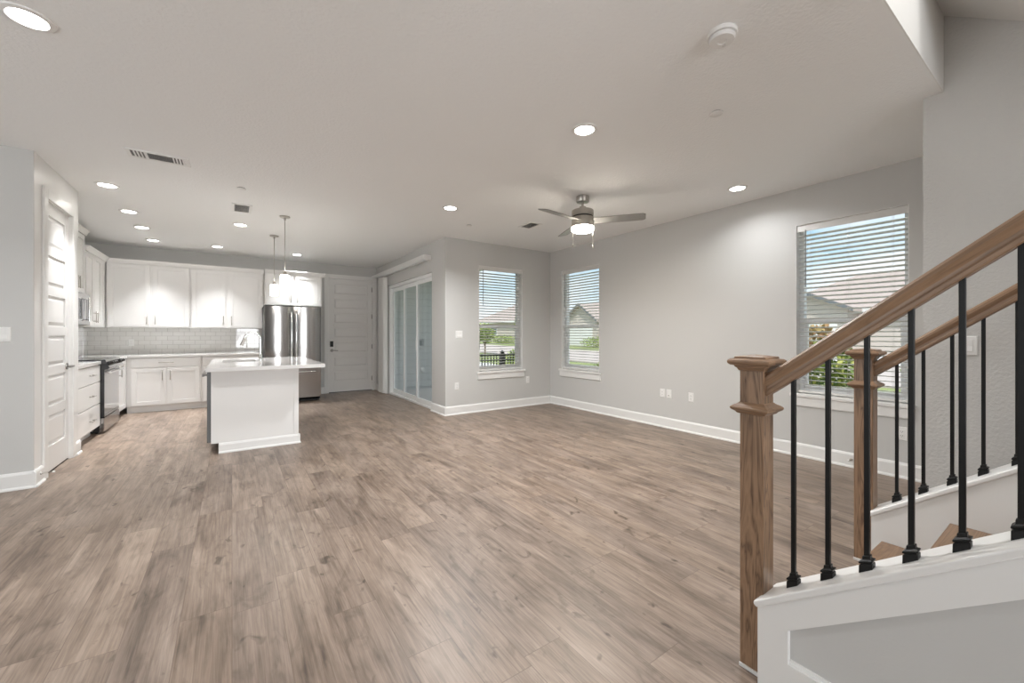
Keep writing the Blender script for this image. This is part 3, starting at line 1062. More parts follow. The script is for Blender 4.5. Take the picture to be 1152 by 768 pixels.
# island
IX0, IX1, IY0, IY1 = -0.185, 0.625, 5.24, 6.78
t = thing('kitchen_island', 'white kitchen island with a white quartz top', 'island', (0, 0, 0))
b = MB()
b.box(IX0 + 0.005, IX1, IY0, IY0 + 0.02, 0.105, 0.868)
b.box(IX0 + 0.07, IX1, IY0, IY0 + 0.02, 0.0, 0.105)
b.box(IX1 - 0.02, IX1, IY0 + 0.02, IY1, 0.0, 0.868)
b.box(IX0 + 0.005, IX1 - 0.02, IY1 - 0.02, IY1, 0.105, 0.868)
b.build('end_panel', 'cab', t, 0.002)
b = MB(); b.box(IX1 - 0.04, IX1 + 0.006, IY0 - 0.006, IY0, 0.10, 0.868); b.box(IX1, IX1 + 0.006, IY0, IY0 + 0.04, 0.10, 0.868)
b.build('corner_trim', 'cab', t)
b = MB(); base_profile(b, (IX0 + 0.07, IY0), (IX1 + 0.02, IY0), (0, -1), 0.105); base_profile(b, (IX1, IY0 - 0.02), (IX1, IY1), (1, 0), 0.105)
b.build('skirting', 'trim', t)
MB().box(IX0 + 0.07, IX0 + 0.085, 5.90, IY1 - 0.02, 0, 0.105).build('toe_kick', 'dark', t)
b = MB()
b.box(IX0 + 0.022, IX1 - 0.022, 5.885, 5.905, 0.105, 0.868)
b.box(IX0 + 0.022, IX1 - 0.022, 5.905, IY1 - 0.022, 0.105, 0.125)
b.build('carcass', 'cab', t)
# two doors under the sink on the range side
for ya, yb in ((5.905, 6.33), (6.34, 6.775)):
    dd = MB(); fr = 0.06
    dd.box(IX0 + 0.010, IX0 + 0.022, ya + fr, yb - fr, 0.115 + fr, 0.86 - fr)
    dd.box(IX0, IX0 + 0.022, ya, ya + fr, 0.115, 0.86); dd.box(IX0, IX0 + 0.022, yb - fr, yb, 0.115, 0.86)
    dd.box(IX0, IX0 + 0.022, ya + fr, yb - fr, 0.115, 0.115 + fr); dd.box(IX0, IX0 + 0.022, ya + fr, yb - fr, 0.86 - fr, 0.86)
    dd.build('door', 'cab', t, 0.0015)
TX0, TX1, TY0, TY1 = -0.215, 0.875, 5.02, 6.90
SKX0, SKX1, SKY0, SKY1 = -0.10, 0.255, 5.925, 6.55
b = MB()
b.box(TX0, TX1, TY0, SKY0, 0.870, 0.910)
b.box(TX0, TX1, SKY1, TY1, 0.870, 0.910)
b.box(TX0, SKX0, SKY0, SKY1, 0.870, 0.910)
b.box(SKX1, TX1, SKY0, SKY1, 0.870, 0.910)
bmesh.ops.remove_doubles(b.bm, verts=b.bm.verts[:], dist=1e-5)
b.build('countertop', 'quartz', t)
# sink
b = MB()
zt, zb_ = 0.869, 0.68
b.box(SKX0 - 0.012, SKX1 + 0.012, SKY0 - 0.012, SKY1 + 0.012, zb_ - 0.008, zb_)
b.box(SKX0 - 0.012, SKX0, SKY0 - 0.012, SKY1 + 0.012, zb_, zt); b.box(SKX1, SKX1 + 0.012, SKY0 - 0.012, SKY1 + 0.012, zb_, zt)
b.box(SKX0, SKX1, SKY0 - 0.012, SKY0, zb_, zt); b.box(SKX0, SKX1, SKY1, SKY1 + 0.012, zb_, zt)
sk = thing('sink', 'stainless undermount sink set in the island top', 'sink', (0, 0, 0))
b.build('basin', 'steel', sk)
MB().lathe([(0.04, zb_ + 0.0005), (0.045, zb_ + 0.003), (0.02, zb_ + 0.002)], 20, 0.08, 6.14).build('drain', 'chrome', sk)
# faucet
t = thing('faucet', 'tall chrome gooseneck faucet on the island', 'faucet', (0.306, 6.20, 0.910))
MB().lathe([(0.028, 0), (0.028, 0.006), (0.022, 0.012), (0.020, 0.05), (0.017, 0.055)], 20).build('base', 'chrome', t)
pts = [(0, 0, 0.05), (0, 0, 0.27)]
for k in range(1, 13):
    a = PI * k / 12 * 0.93
    pts.append((-0.088 + 0.088 * math.cos(a), 0, 0.27 + 0.088 * math.sin(a)))
MB().tube(pts, 0.0125, 12).build('spout', 'chrome', t)
ex = Vector(pts[-1])
dr = (Vector(pts[-1]) - Vector(pts[-2])).normalized()
MB().tube([ex, ex + dr * 0.03, ex + dr * 0.10], [0.014, 0.017, 0.019], 14).build('spray_head', 'nickel', t)
MB().tube([(0, -0.018, 0.035), (0, -0.04, 0.04), (0.01, -0.10, 0.075)], [0.010, 0.008, 0.006], 10).build('lever', 'chrome', t)
# dishwasher in the island's range side (faces -X)
t = thing('dishwasher', 'stainless dishwasher set in the near left end of the island', 'dishwasher', (IX0 - 0.018, 5.875, 0), -PI / 2)
DWW = 0.608
MB().box(0, DWW - 0.006, -0.012, 0.022, 0.115, 0.862).build('door', 'steel', t, 0.003)
MB().box(DWW - 0.0055, DWW - 0.001, -0.010, 0.022, 0.115, 0.866).build('door_edge', pmat('dishwasher_edge_grey', (0.13, 0.135, 0.135), 0.4), t)
MB().box(0.01, DWW - 0.012, 0.025, 0.55, 0.11, 0.860).build('tub', 'black', t)
hb = MB(); hb.box(0.02, DWW - 0.02, -0.052, -0.034, 0.805, 0.835); hb.box(0.03, 0.055, -0.034, -0.012, 0.81, 0.83); hb.box(DWW - 0.055, DWW - 0.03, -0.034, -0.012, 0.81, 0.83)
hb.build('handle', 'steel', t)
MB().box(0.02, DWW - 0.02, 0.09, 0.105, 0.004, 0.11).build('kick_plate', 'dark', t)

# ================================================================== STAIRS
SLP = 0.752
cz = lambda y: 0.318 + SLP * (0.668 - y)     # top of the sloped cap
NXC, FXC = 1.615, 2.875                      # near / far rail lines
HW = 0.083
YE = -1.85
CUT = 0.687


def knee_wall(name, xc, label, panel):
    b = MB()
    yz = [(CUT - 0.012, 0), (CUT - 0.012, cz(CUT - 0.012) - 0.028), (YE, cz(YE) - 0.028), (YE, 0)]
    b.prism_x(yz, xc - HW + 0.018, xc + HW - 0.018)
    k = b.build(name, 'wall', None)
    struct(k, label)
    # cap
    c = MB()
    yz = [(CUT + 0.012, cz(CUT + 0.012)), (CUT + 0.012, cz(CUT + 0.012) - 0.012), (CUT, cz(CUT) - 0.028), (YE, cz(YE) - 0.028), (YE, cz(YE))]
    c.prism_x(yz, xc - HW - 0.008, xc + HW + 0.008)
    c.build('cap', 'trim', k, 0.006, 3)
    # boards on the faces
    for s_ in (-1, 1):
        xa = xc + s_ * (HW - 0.018)
        xb = xc + s_ * HW
        f = MB()
        bh = 0.098
        if s_ == -1 and panel:
            f.prism_x([(CUT, 0), (CUT, cz(CUT) - 0.029), (CUT - 0.095, cz(CUT - 0.095) - 0.029), (CUT - 0.095, 0)], xa, xb)
            f.prism_x([(CUT - 0.095, cz(CUT - 0.095) - 0.029), (YE, cz(YE) - 0.029), (YE, cz(YE) - 0.029 - bh), (CUT - 0.095, cz(CUT - 0.095) - 0.029 - bh)], xa, xb)
            f.prism_x([(CUT - 0.095, 0), (CUT - 0.095, 0.135), (YE, 0.135), (YE, 0)], xa, xb)
        else:
            f.prism_x([(CUT, 0), (CUT, cz(CUT) - 0.029), (YE, cz(YE) - 0.029), (YE, 0)], xa, xb)
        f.build('face_board', 'trim', k)
        if s_ == -1 and panel:
            g = MB()
            g.prism_x([(CUT - 0.096, 0.135), (CUT - 0.096, 0.147), (YE, 0.147), (YE, 0.135)], xa + 0.0, xb + 0.014)
            g.build('bead', 'trim', k)
    e_ = MB(); e_.box(xc - HW + 0.0185, xc + HW - 0.0185, CUT - 0.011, CUT, 0, cz(CUT) - 0.030)
    e_.build('end_board', 'trim', k)
    return k


knee_wall('wall_stair_near', NXC, 'white panelled knee wall under the near stair railing', True)
knee_wall('wall_stair_far', FXC, 'white knee wall under the far stair railing', False)

# steps
st = thing('staircase', 'staircase with brown oak treads and white risers', 'stairs', (0, 0, 0))
RISE, RUN = 0.1865, 0.245
x0, x1 = NXC + HW + 0.001, FXC - HW - 0.001
for k in range(10):
    yn = 0.645 - RUN * k
    zt = 0.165 + RISE * k
    m = MB()
    m.prism_x([(yn, zt), (yn, zt - 0.012), (yn - 0.006, zt - 0.026), (yn - RUN - 0.02, zt - 0.026), (yn - RUN - 0.02, zt)], x0, x1)
    m.build('tread', 'wood_x', st, 0.003)
    zb0 = 0 if k == 0 else zt - RISE
    MB().box(x0, x1, yn - 0.040, yn - 0.022, zb0, zt - 0.027).build('riser', 'trim', st)

RSL = 0.775
rz_ = lambda y: 1.018 + RSL * (0.685 - y)    # underside of the handrail


def railing(xc, label, ny0, by0, nb):
    t = thing('stair_railing', label, 'railing', (0, 0, 0), 0, 'stair railings')
    # newel: square post with moulded cap and collar, stands on the floor
    nc = (xc, ny0)
    h = 0.041
    nw = MB()
    nw.sqlathe([(h, 0.0), (h, 1.14)], *nc)
    post = nw.build('newel_post', 'wood_z', t, 0.003)
    cl = MB(); cl.sqlathe([(h, 0.945), (h + 0.008, 0.948), (h + 0.012, 0.954), (h + 0.024, 0.962), (h + 0.026, 0.970), (h + 0.018, 0.977), (h + 0.006, 0.984), (h, 0.990)], *nc)
    cl.build('collar', 'wood_y', post, 0.002)
    cp_ = MB()
    cp_.sqlathe([(h, 1.106), (h + .004, 1.108), (h + .008, 1.117), (h + .014, 1.121), (h + .014, 1.126), (h + .025, 1.128), (h + .031, 1.134), (h + .0325, 1.140), (h + .031, 1.146), (h + .025, 1.151), (h + .014, 1.152), (h + .014, 1.159), (.030, 1.163), (.001, 1.167)], *nc)
    cp_.build('cap', 'wood_y', post, 0.002)
    nb_ = MB(); nb_.box(xc - h - 0.006, xc - h, ny0 - h, ny0 + h, 0, 0.012)
    nb_.build('shoe_strip', 'trim', post)
    # handrail swept along local Y then tilted
    L = (ny0 - h - YE) / math.cos(math.atan(RSL))
    prof = [(-0.017, 0.0), (0.017, 0.0), (0.022, 0.003), (0.023, 0.012), (0.020, 0.018), (0.020, 0.026), (0.026, 0.034), (0.030, 0.044), (0.028, 0.054), (0.018, 0.062), (0.0, 0.065), (-0.018, 0.062), (-0.028, 0.054), (-0.030, 0.044), (-0.026, 0.034), (-0.020, 0.026), (-0.020, 0.018), (-0.023, 0.012), (-0.022, 0.003)]
    hr = MB()
    hr.loft([[(px, 0.012, pz) for px, pz in prof], [(px, -L, pz) for px, pz in prof]])
    r = hr.build('handrail', 'wood_y', t)
    r.location = (xc, ny0 - h, rz_(ny0 - h))
    r.rotation_euler = (-math.atan(RSL), 0, 0)
    # balusters, each with its iron shoe
    for k in range(nb):
        y = by0 - 0.0995 * k
        q = 0.0066
        bl = MB(); bl.box(xc - q, xc + q, y - q, y + q, cz(y) + 0.008, rz_(y) + 0.010)
        ba = bl.build('baluster', 'iron', t, 0.001, 1)
        s_ = MB()
        a = 0.0165
        zc = cz(y)
        lo = [(xc + sx * a, y + sy * a, cz(y + sy * a) - 0.001) for sx, sy in ((-1, -1), (1, -1), (1, 1), (-1, 1))]
        def ring(w_, dz):
            return [(xc + sx * w_, y + sy * w_, zc + dz - (SLP * sy * w_ * 0.6)) for sx, sy in ((-1, -1), (1, -1), (1, 1), (-1, 1))]
        s_.loft([lo, ring(a * 0.98, 0.019), ring(a * 0.80, 0.0215), ring(a * 0.80, 0.0235), ring(a * 1.02, 0.0255), ring(a * 1.02, 0.0305), ring(a * 0.66, 0.0345), ring(0.0098, 0.036), ring(0.0095, 0.045), ring(0.0075, 0.046)])
        s_.build('shoe', 'iron', ba, 0.001, 1)
    return t


railing(NXC, 'near stair railing with stained oak newel and black iron balusters', 0.728, 0.606, 24)
railing(FXC, 'far stair railing behind the near one, with oak newel', 0.731, 0.603, 24)

# ================================================================== CEILING FIXTURES
spots = [((-0.795, 2.878), 'large recessed ceiling light at the top left corner of the picture'),
         ((2.118, 2.135), 'recessed ceiling light above the room centre, in front of the fan'),
         ((4.25, 2.10), 'recessed ceiling light beside the right wall above the stair-side window'),
         ((2.12, 4.35), 'recessed ceiling light between the fan and the pendants'),
         ((-1.03, 5.642), 'recessed kitchen light nearest the pantry door'),
         ((-1.03, 6.69), 'second recessed kitchen light from the pantry door'),
         ((-1.03, 7.58), 'third recessed kitchen light from the pantry door'),
         ((-1.03, 8.51), 'recessed kitchen light deepest in the row by the range'),
         ((0.095, 6.64), 'recessed kitchen light just behind the small square vent'),
         ((-0.205, 8.50), 'recessed kitchen light close to the middle of the back wall'),
         ((1.0, 8.515), 'recessed kitchen light in front of the refrigerator cabinet')]
first = None
for (x, y), lab in spots:
    if first is None:
        first = t = thing('recessed_light', lab, 'light', (x, y, H), 0, 'recessed ceiling lights')
        tr = MB(); tr.lathe([(0.066, -0.003), (0.070, -0.010), (0.092, -0.006), (0.094, 0.0), (0.066, 0.0)], 36)
        tr.build('trim_ring', 'plastic', t)
        MB().lathe([(0.0665, -0.0005), (0.0665, -0.004), (0.05, -0.006), (0.001, -0.0065)], 32).build('diffuser', 'lamp', t)
    else:
        t = dup(first, (x, y, H), 0, lab)
    light('lamp', 'AREA', (x, y, H - 0.012), SPOT_W * (0.33 if y > 5.2 else 0.27 if x > 3 else 1.7 if y > 4 else 1.0), (0, 0, 0), 0.12, color=(0.97, 0.985, 1.0), spread=math.radians(72 if y > 5.2 else 150 if x > 3 else 145))

# ceiling fan
t = thing('ceiling_fan', 'brushed nickel ceiling fan with three blades and a lit bowl', 'fan', (3.131, 3.183, H))
MB().lathe([(0.068, 0.0), (0.068, -0.058), (0.064, -0.064), (0.030, -0.068)], 32).build('canopy', 'nickel', t)
MB().lathe([(0.013, -0.06), (0.013, -0.125)], 14).build('downrod', 'nickel', t)
mt = MB(); mt.lathe([(0.030, -0.110), (0.036, -0.113), (0.036, -0.138), (0.060, -0.140), (0.062, -0.150), (0.113, -0.152), (0.118, -0.157), (0.118, -0.215)], 40)
mt.build('motor_housing', 'nickel', t)
MB().lathe([(0.108, -0.214), (0.108, -0.232)], 40).build('motor_gap', 'dark', t)
MB().lathe([(0.117, -0.232), (0.118, -0.236), (0.118, -0.332), (0.114, -0.336)], 40).build('light_housing', 'nickel', t)
MB().lathe([(0.115, -0.334), (0.121, -0.339), (0.122, -0.354), (0.114, -0.372), (0.09, -0.384), (0.05, -0.390), (0.001, -0.391)], 40).build('light_bowl', 'bowl', t)
for k, ang in enumerate((-52.2, 68, -172)):
    a = math.radians(ang)
    bl = MB()
    pl = [(0.09, -0.055), (0.20, -0.066), (0.50, -0.070), (0.625, -0.068), (0.65, -0.050), (0.65, 0.050), (0.625, 0.068), (0.50, 0.070), (0.20, 0.066), (0.09, 0.055)]
    bl.loft([[(px, py, -0.0035) for px, py in pl], [(px, py, 0.0035) for px, py in pl]])
    o = bl.build('blade', 'blade', t, 0.002)
    o.location = (0, 0, -0.272)
    o.rotation_euler = Matrix.Rotation(a, 3, 'Z').to_euler()
    o.rotation_euler = (Matrix.Rotation(a, 3, 'Z') @ Matrix.Rotation(math.radians(-13), 3, 'X')).to_euler()
    ir = MB(); ir.box(0.08, 0.17, -0.022, 0.022, 0.004, 0.010)
    ir.build('blade_iron', 'nickel', o)
for sx, L in ((-0.113, 0.20), (0.10, 0.21)):
    px, py = sx * math.cos(TH), -sx * math.sin(TH)
    px -= 0.05 * math.sin(TH); py -= 0.05 * math.cos(TH)
    ch = MB(); ch.tube([(px, py, -0.325), (px, py, -0.332 - L)], 0.0022, 6); ch.lathe([(0.002, -0.33 - L), (0.005, -0.336 - L), (0.005, -0.356 - L), (0.001, -0.360 - L)], 10, px, py)
    ch.build('pull_chain', 'nickel', t)
light('fan_lamp', 'AREA', (3.131, 3.183, H - 0.3925), FAN_W, (0, 0, 0), 0.17, color=(1.0, 0.93, 0.82))

# pendants
first = None
for (x, y), lab in (((0.552, 5.87), 'nearer slim pendant lamp over the front of the island'), ((0.526, 7.09), 'farther slim pendant lamp over the back of the island')):
    if first is None:
        first = t = thing('pendant_lamp', lab, 'lamp', (x, y, H), 0, 'island pendants')
        MB().lathe([(0.060, 0.0), (0.060, -0.010), (0.055, -0.016), (0.012, -0.020), (0.012, -0.045), (0.005, -0.05)], 28).build('canopy', 'nickel', t)
        MB().lathe([(0.0048, -0.04), (0.0048, -0.72)], 10).build('rod', 'nickel', t)
        MB().lathe([(0.010, -0.70), (0.020, -0.715), (0.022, -0.738), (0.030, -0.742), (0.030, -0.746)], 20).build('socket', 'nickel', t)
        MB().lathe([(0.030, -0.742), (0.047, -0.744), (0.051, -0.750), (0.051, -0.905), (0.048, -0.908), (0.040, -0.905)], 28).build('shade', 'shade', t)
    else:
        dup(first, (x, y, H), 0, lab)
    light('pendant_light', 'AREA', (x, y, H - 0.909), PEND_W, (0, 0, 0), 0.08, color=(1.0, 0.94, 0.85))

# smoke detector
t = thing('smoke_detector', 'white round smoke detector near the stairwell edge', 'smoke detector', (2.005, 1.065, H))
MB().lathe([(0.068, 0.0), (0.068, -0.016), (0.066, -0.019), (0.058, -0.020)], 36).build('base', 'plastic', t)
MB().lathe([(0.055, -0.020), (0.055, -0.023)], 36).build('gap', 'slot', t)
MB().lathe([(0.060, -0.023), (0.060, -0.034), (0.055, -0.041), (0.022, -0.043), (0.020, -0.040), (0.001, -0.040)], 36).build('cover', 'plastic', t)
MB().lathe([(0.008, -0.040), (0.008, -0.0445), (0.001, -0.0445)], 12, 0.035, 0.01).build('test_button', 'cord', t)

# concealed sprinkler covers
first = None
for (x, y), lab, s_ in (((2.690, 1.468), 'round white sprinkler cover plate on the ceiling behind the smoke detector', 1),
                        ((0.079, 4.984), 'round white sprinkler cover plate in front of the small square vent', 1),
                        ((2.669, 4.90), 'round white sprinkler cover plate left of the vent by the fan', 1)):
    if first is None:
        first = t = thing('sprinkler_cover', lab, 'sprinkler cover', (x, y, H), 0, 'sprinkler covers')
        MB().lathe([(0.034, 0.0), (0.034, -0.006)], 24).build('gap', 'slot', t)
        MB().lathe([(0.042, -0.006), (0.042, -0.010), (0.039, -0.012), (0.001, -0.012)], 28).build('plate', 'plastic', t)
    else:
        dup(first, (x, y, H), 0, lab)


# vents
def vent(label, cx, cy, w, d, rz, sections):
    t = thing('ceiling_vent', label, 'vent', (cx, cy, H), rz, 'ceiling vents')
    b = MB()
    r = 0.028
    b.box(-w / 2, w / 2, -d / 2, -d / 2 + r, -0.008, 0); b.box(-w / 2, w / 2, d / 2 - r, d / 2, -0.008, 0)
    b.box(-w / 2, -w / 2 + r, -d / 2 + r, d / 2 - r, -0.008, 0); b.box(w / 2 - r, w / 2, -d / 2 + r, d / 2 - r, -0.008, 0)
    b.build('frame', 'plastic', t, 0.002)
    MB().box(-w / 2 + r, w / 2 - r, -d / 2 + r, d / 2 - r, -0.0015, -0.0005).build('duct_opening', 'slot', t)
    lou = MB()
    for kind, xa, xb in sections:
        if kind == 'x':       # vanes run across the short way
            n = max(2, int((xb - xa) / 0.021))
            for k in range(n):
                x_ = xa + (xb - xa) * (k + 0.5) / n
                lou.prism_y([(x_ - 0.006, -0.002), (x_ - 0.004, -0.008), (x_ + 0.006, -0.008), (x_ + 0.005, -0.002)], -d / 2 + r, d / 2 - r)
            lou.box(xb - 0.004, xb + 0.004, -d / 2 + r, d / 2 - r, -0.008, -0.002)
        else:
            n = max(2, int((d - 2 * r) / 0.016))
            for k in range(n):
                y_ = -d / 2 + r + (d - 2 * r) * (k + 0.5) / n
                lou.prism_x([(y_ + 0.009, -0.002), (y_ - 0.007, -0.0085), (y_ - 0.0078, -0.008), (y_ + 0.007, -0.002)], xa, xb)
    lou.build('louvres', 'plastic', t)
    return t


vent('long rectangular ceiling vent with three louvre sections near the pantry', -0.507, 4.515, 0.41, 0.20, 0, [('x', -0.165, -0.075), ('y', -0.075, 0.085), ('x', 0.085, 0.172)])
vent('small square ceiling vent in front of the kitchen lights', 0.095, 5.77, 0.20, 0.37, 0, [('y', -0.065, 0.065)])
vent('ceiling vent beside the ceiling fan', 3.36, 4.43, 0.20, 0.30, 0, [('y', -0.065, 0.065)])


# ================================================================== WALL PLATES
def outlet(label, loc, rz, kind='outlet', gangs=1):
    name, cat = {'outlet': ('wall_outlet', 'outlet'), 'switch': ('light_switch', 'switch'), 'data': ('cable_plate', 'outlet')}[kind]
    t = thing(name, label, cat, loc, rz, 'wall plates')
    w = 0.072 + 0.046 * (gangs - 1)
    m = MB(); m.loft([[(sx * w / 2, 0, sz * 0.058) for sx, sz in ((-1, -1), (1, -1), (1, 1), (-1, 1))], [(sx * (w / 2), -0.003, sz * 0.058) for sx, sz in ((-1, -1), (1, -1), (1, 1), (-1, 1))], [(sx * (w / 2 - .005), -0.007, sz * 0.053) for sx, sz in ((-1, -1), (1, -1), (1, 1), (-1, 1))]])
    m.build('plate', 'plastic', t)
    for g in range(gangs):
        x = (g - (gangs - 1) / 2) * 0.046
        if kind == 'outlet':
            MB().box(x - .017, x + .017, -.010, -.0065, -.034, .034).build('receptacle', 'plastic', t, .003)
            s_ = MB()
            for zc in (-.018, .018):
                s_.box(x - .008, x - .005, -.0106, -.0095, zc - .003, zc + .006); s_.box(x + .005, x + .008, -.0106, -.0095, zc - .003, zc + .006); s_.box(x - .002, x + .002, -.0106, -.0095, zc - .011, zc - .007)
            s_.build('slots', 'slot', t)
        elif kind == 'switch':
            MB().prism_x([(-.0065, -.033), (-.014, -.033), (-.008, .0), (-.010, .033), (-.0065, .033)], x - .0165, x + .0165).build('rocker', 'plastic', t)
        else:
            m = MB(); m.lathe([(0.007, -.016), (0.007, -.0065)], 12, x, -.02, axis='y')
            m.build('jack', 'nickel', t)
    return t


outlet('white outlet low on the far wall left of the window', (2.885, FY, 0.440), 0)
outlet('white outlet low on the far wall below the window right edge', (4.262, FY, 0.455), 0)
outlet('white double light switch on the far wall beside the patio door corner', (2.922, FY, 1.245), 0, 'switch', 2)
outlet('white outlet on the right wall, left of a close pair', (RX, 3.345, 0.455), -PI / 2)
outlet('white cable plate on the right wall, right of a close pair', (RX, 3.245, 0.455), -PI / 2, 'data')
outlet('white outlet on the right wall standing alone right of the close pair', (RX, 2.93, 0.450), -PI / 2)
outlet('white outlet on the right wall below the stair-side window', (RX, 0.97, 0.385), -PI / 2)
outlet('white light switch on the left wall at the picture edge', (-1.485, LY, 1.243), 0, 'switch', 1)
outlet('white light switch on the textured stair wall above the far rail', (STX, 0.44, 1.175), -PI / 2, 'switch', 1)
outlet('white outlet on the tile backsplash above the back counter', (-1.40, KY - 0.0085, 1.11), 0)


def door_stop(label, loc, rz):
    t = thing('door_stop', label, 'door stop', loc, rz, 'spring door stops')
    MB().lathe([(0.011, -0.006), (0.012, 0.0)], 14, axis='y').build('base', 'nickel', t)
    pts = []
    for k in range(90):
        a = k * 0.75
        pts.append((0.0055 * math.cos(a), -0.006 - k * 0.0007, 0.0055 * math.sin(a)))
    MB().tube(pts, 0.0012, 5).build('spring', 'nickel', t)
    MB().lathe([(0.001, -0.084), (0.007, -0.082), (0.008, -0.070), (0.005, -0.066)], 14, axis='y').build('tip', 'plastic', t)


door_stop('spring door stop on the right wall baseboard behind the stairs', (RX - 0.016, 1.315, 0.075), -PI / 2)
door_stop('spring door stop on the baseboard at the pantry door', (PX + 0.016, 5.02, 0.085), PI / 2)

# ================================================================== OUTSIDE
def gz(x, y):
    d = max(0.0, math.hypot(x - 4, y - 4) - 4)
    return -0.22 + min(0.75, d * 0.013)


gm = bmesh.new()
nx, ny = 90, 110
xs = [2.86 + (120 - 2.86) * (i / nx) ** 2.0 for i in range(nx + 1)]
ys = [-20 + 140 * (j / ny) for j in range(ny + 1)]
gv = [[gm.verts.new((x, y, gz(x, y))) for y in ys] for x in xs]
for i in range(nx):
    for j in range(ny):
        gm.faces.new((gv[i][j], gv[i + 1][j], gv[i + 1][j + 1], gv[i][j + 1]))
b = MB(); b.bm.free(); b.bm = gm
struct(b.build('ground_lawn', 'grass'), 'green lawn outside the windows')


def strip(name, x0, x1, y0, y1, mat, dz, label, n=60):
    bm_ = bmesh.new()
    m = 6
    vv = [[bm_.verts.new((x0 + (x1 - x0) * i / m, y0 + (y1 - y0) * j / n, gz(x0 + (x1 - x0) * i / m, y0 + (y1 - y0) * j / n) + dz)) for j in range(n + 1)] for i in range(m + 1)]
    for i in range(m):
        for j in range(n):
            bm_.faces.new((vv[i][j], vv[i + 1][j], vv[i + 1][j + 1], vv[i][j + 1]))
    g = bmesh.ops.extrude_face_region(bm_, geom=bm_.faces[:])
    for v_ in g['geom']:
        if isinstance(v_, bmesh.types.BMVert):
            v_.co.z -= 0.45
    q = MB(); q.bm.free(); q.bm = bm_
    return struct(q.build(name, mat), label)


strip('ground_road', 14, 21.5, -20, 110, 'asphalt', 0.05, 'pale street running past the house')
strip('ground_sidewalk', 8.2, 9.6, -20, 60, 'concrete', 0.05, 'concrete sidewalk in front of the street')
strip('ground_driveway', 21.5, 30.5, 4.5, 8.5, 'concrete', 0.06, 'concrete driveway across the street', 12)
strip('ground_path', 5.6, 8.2, -0.6, 1.0, 'concrete', 0.05, 'concrete path outside the stair-side window', 10)

# patio
b = MB(); b.box(SX + 0.15, 4.75, FY + 0.15, 9.16, -0.30, -0.03)
struct(b.build('floor_patio', 'concrete'), 'concrete floor of the covered patio')
b = MB(); b.box(SX + 0.15, 4.20, 9.16, 9.30, -0.25, 2.54)
struct(b.build('wall_patio_end', 'siding'), 'blue grey lap siding wall at the end of the patio')
b = MB(); b.box(SX + 0.15, 4.20, FY + 0.15, 9.30, 2.54, 2.70)
struct(b.build('ceiling_patio', 'soffit'), 'pale soffit of the covered patio')
t = thing('outdoor_outlet', 'white covered outlet low on the patio siding wall', 'outlet', (3.72, 9.16, 0.40))
MB().box(-0.045, 0.045, -0.012, 0, -0.065, 0.065).build('plate', 'plastic', t, 0.004)
m = MB(); m.prism_x([(-0.012, -0.055), (-0.05, -0.045), (-0.06, 0.0), (-0.05, 0.045), (-0.012, 0.055)], -0.038, 0.038)
m.build('cover', 'plastic', t, 0.008)
t = thing('utility_box', 'dark grey box higher on the patio siding wall', 'box', (3.70, 9.16, 1.06))
MB().box(-0.06, 0.06, -0.05, 0, -0.08, 0.08).build('case', pmat('box_grey', (0.33, 0.34, 0.35), 0.5), t, 0.006)
MB().box(-0.045, 0.045, -0.056, -0.05, -0.06, 0.06).build('lid', pmat('lid_grey', (0.38, 0.39, 0.40), 0.5), t, 0.003)

# fence beyond the patio
t = thing('metal_fence', 'black metal picket fence outside the far window', 'fence', (0, 0, 0))
fy = 8.75
for k, x in enumerate((4.35, 5.74, 7.13)):
    p = MB(); p.box(x - 0.04, x + 0.04, fy - 0.04, fy + 0.04, gz(x, fy) - 0.05, 0.80); p.frustum(0.05, 0.80, 0.01, 0.84, x, fy)
    p.build('post', 'iron', t)
for xa, xb in ((4.39, 5.70), (5.78, 7.09)):
    q = MB()
    for z in (0.72, 0.60, 0.02):
        q.box(xa, xb, fy - 0.014, fy + 0.014, z - 0.016, z + 0.016)
    n = 15
    for k in range(n):
        x = xa + (xb - xa) * (k + 0.5) / n
        q.box(x - 0.011, x + 0.011, fy - 0.009, fy + 0.009, -0.10, 0.76)
    q.build('picket_panel', 'iron', t)


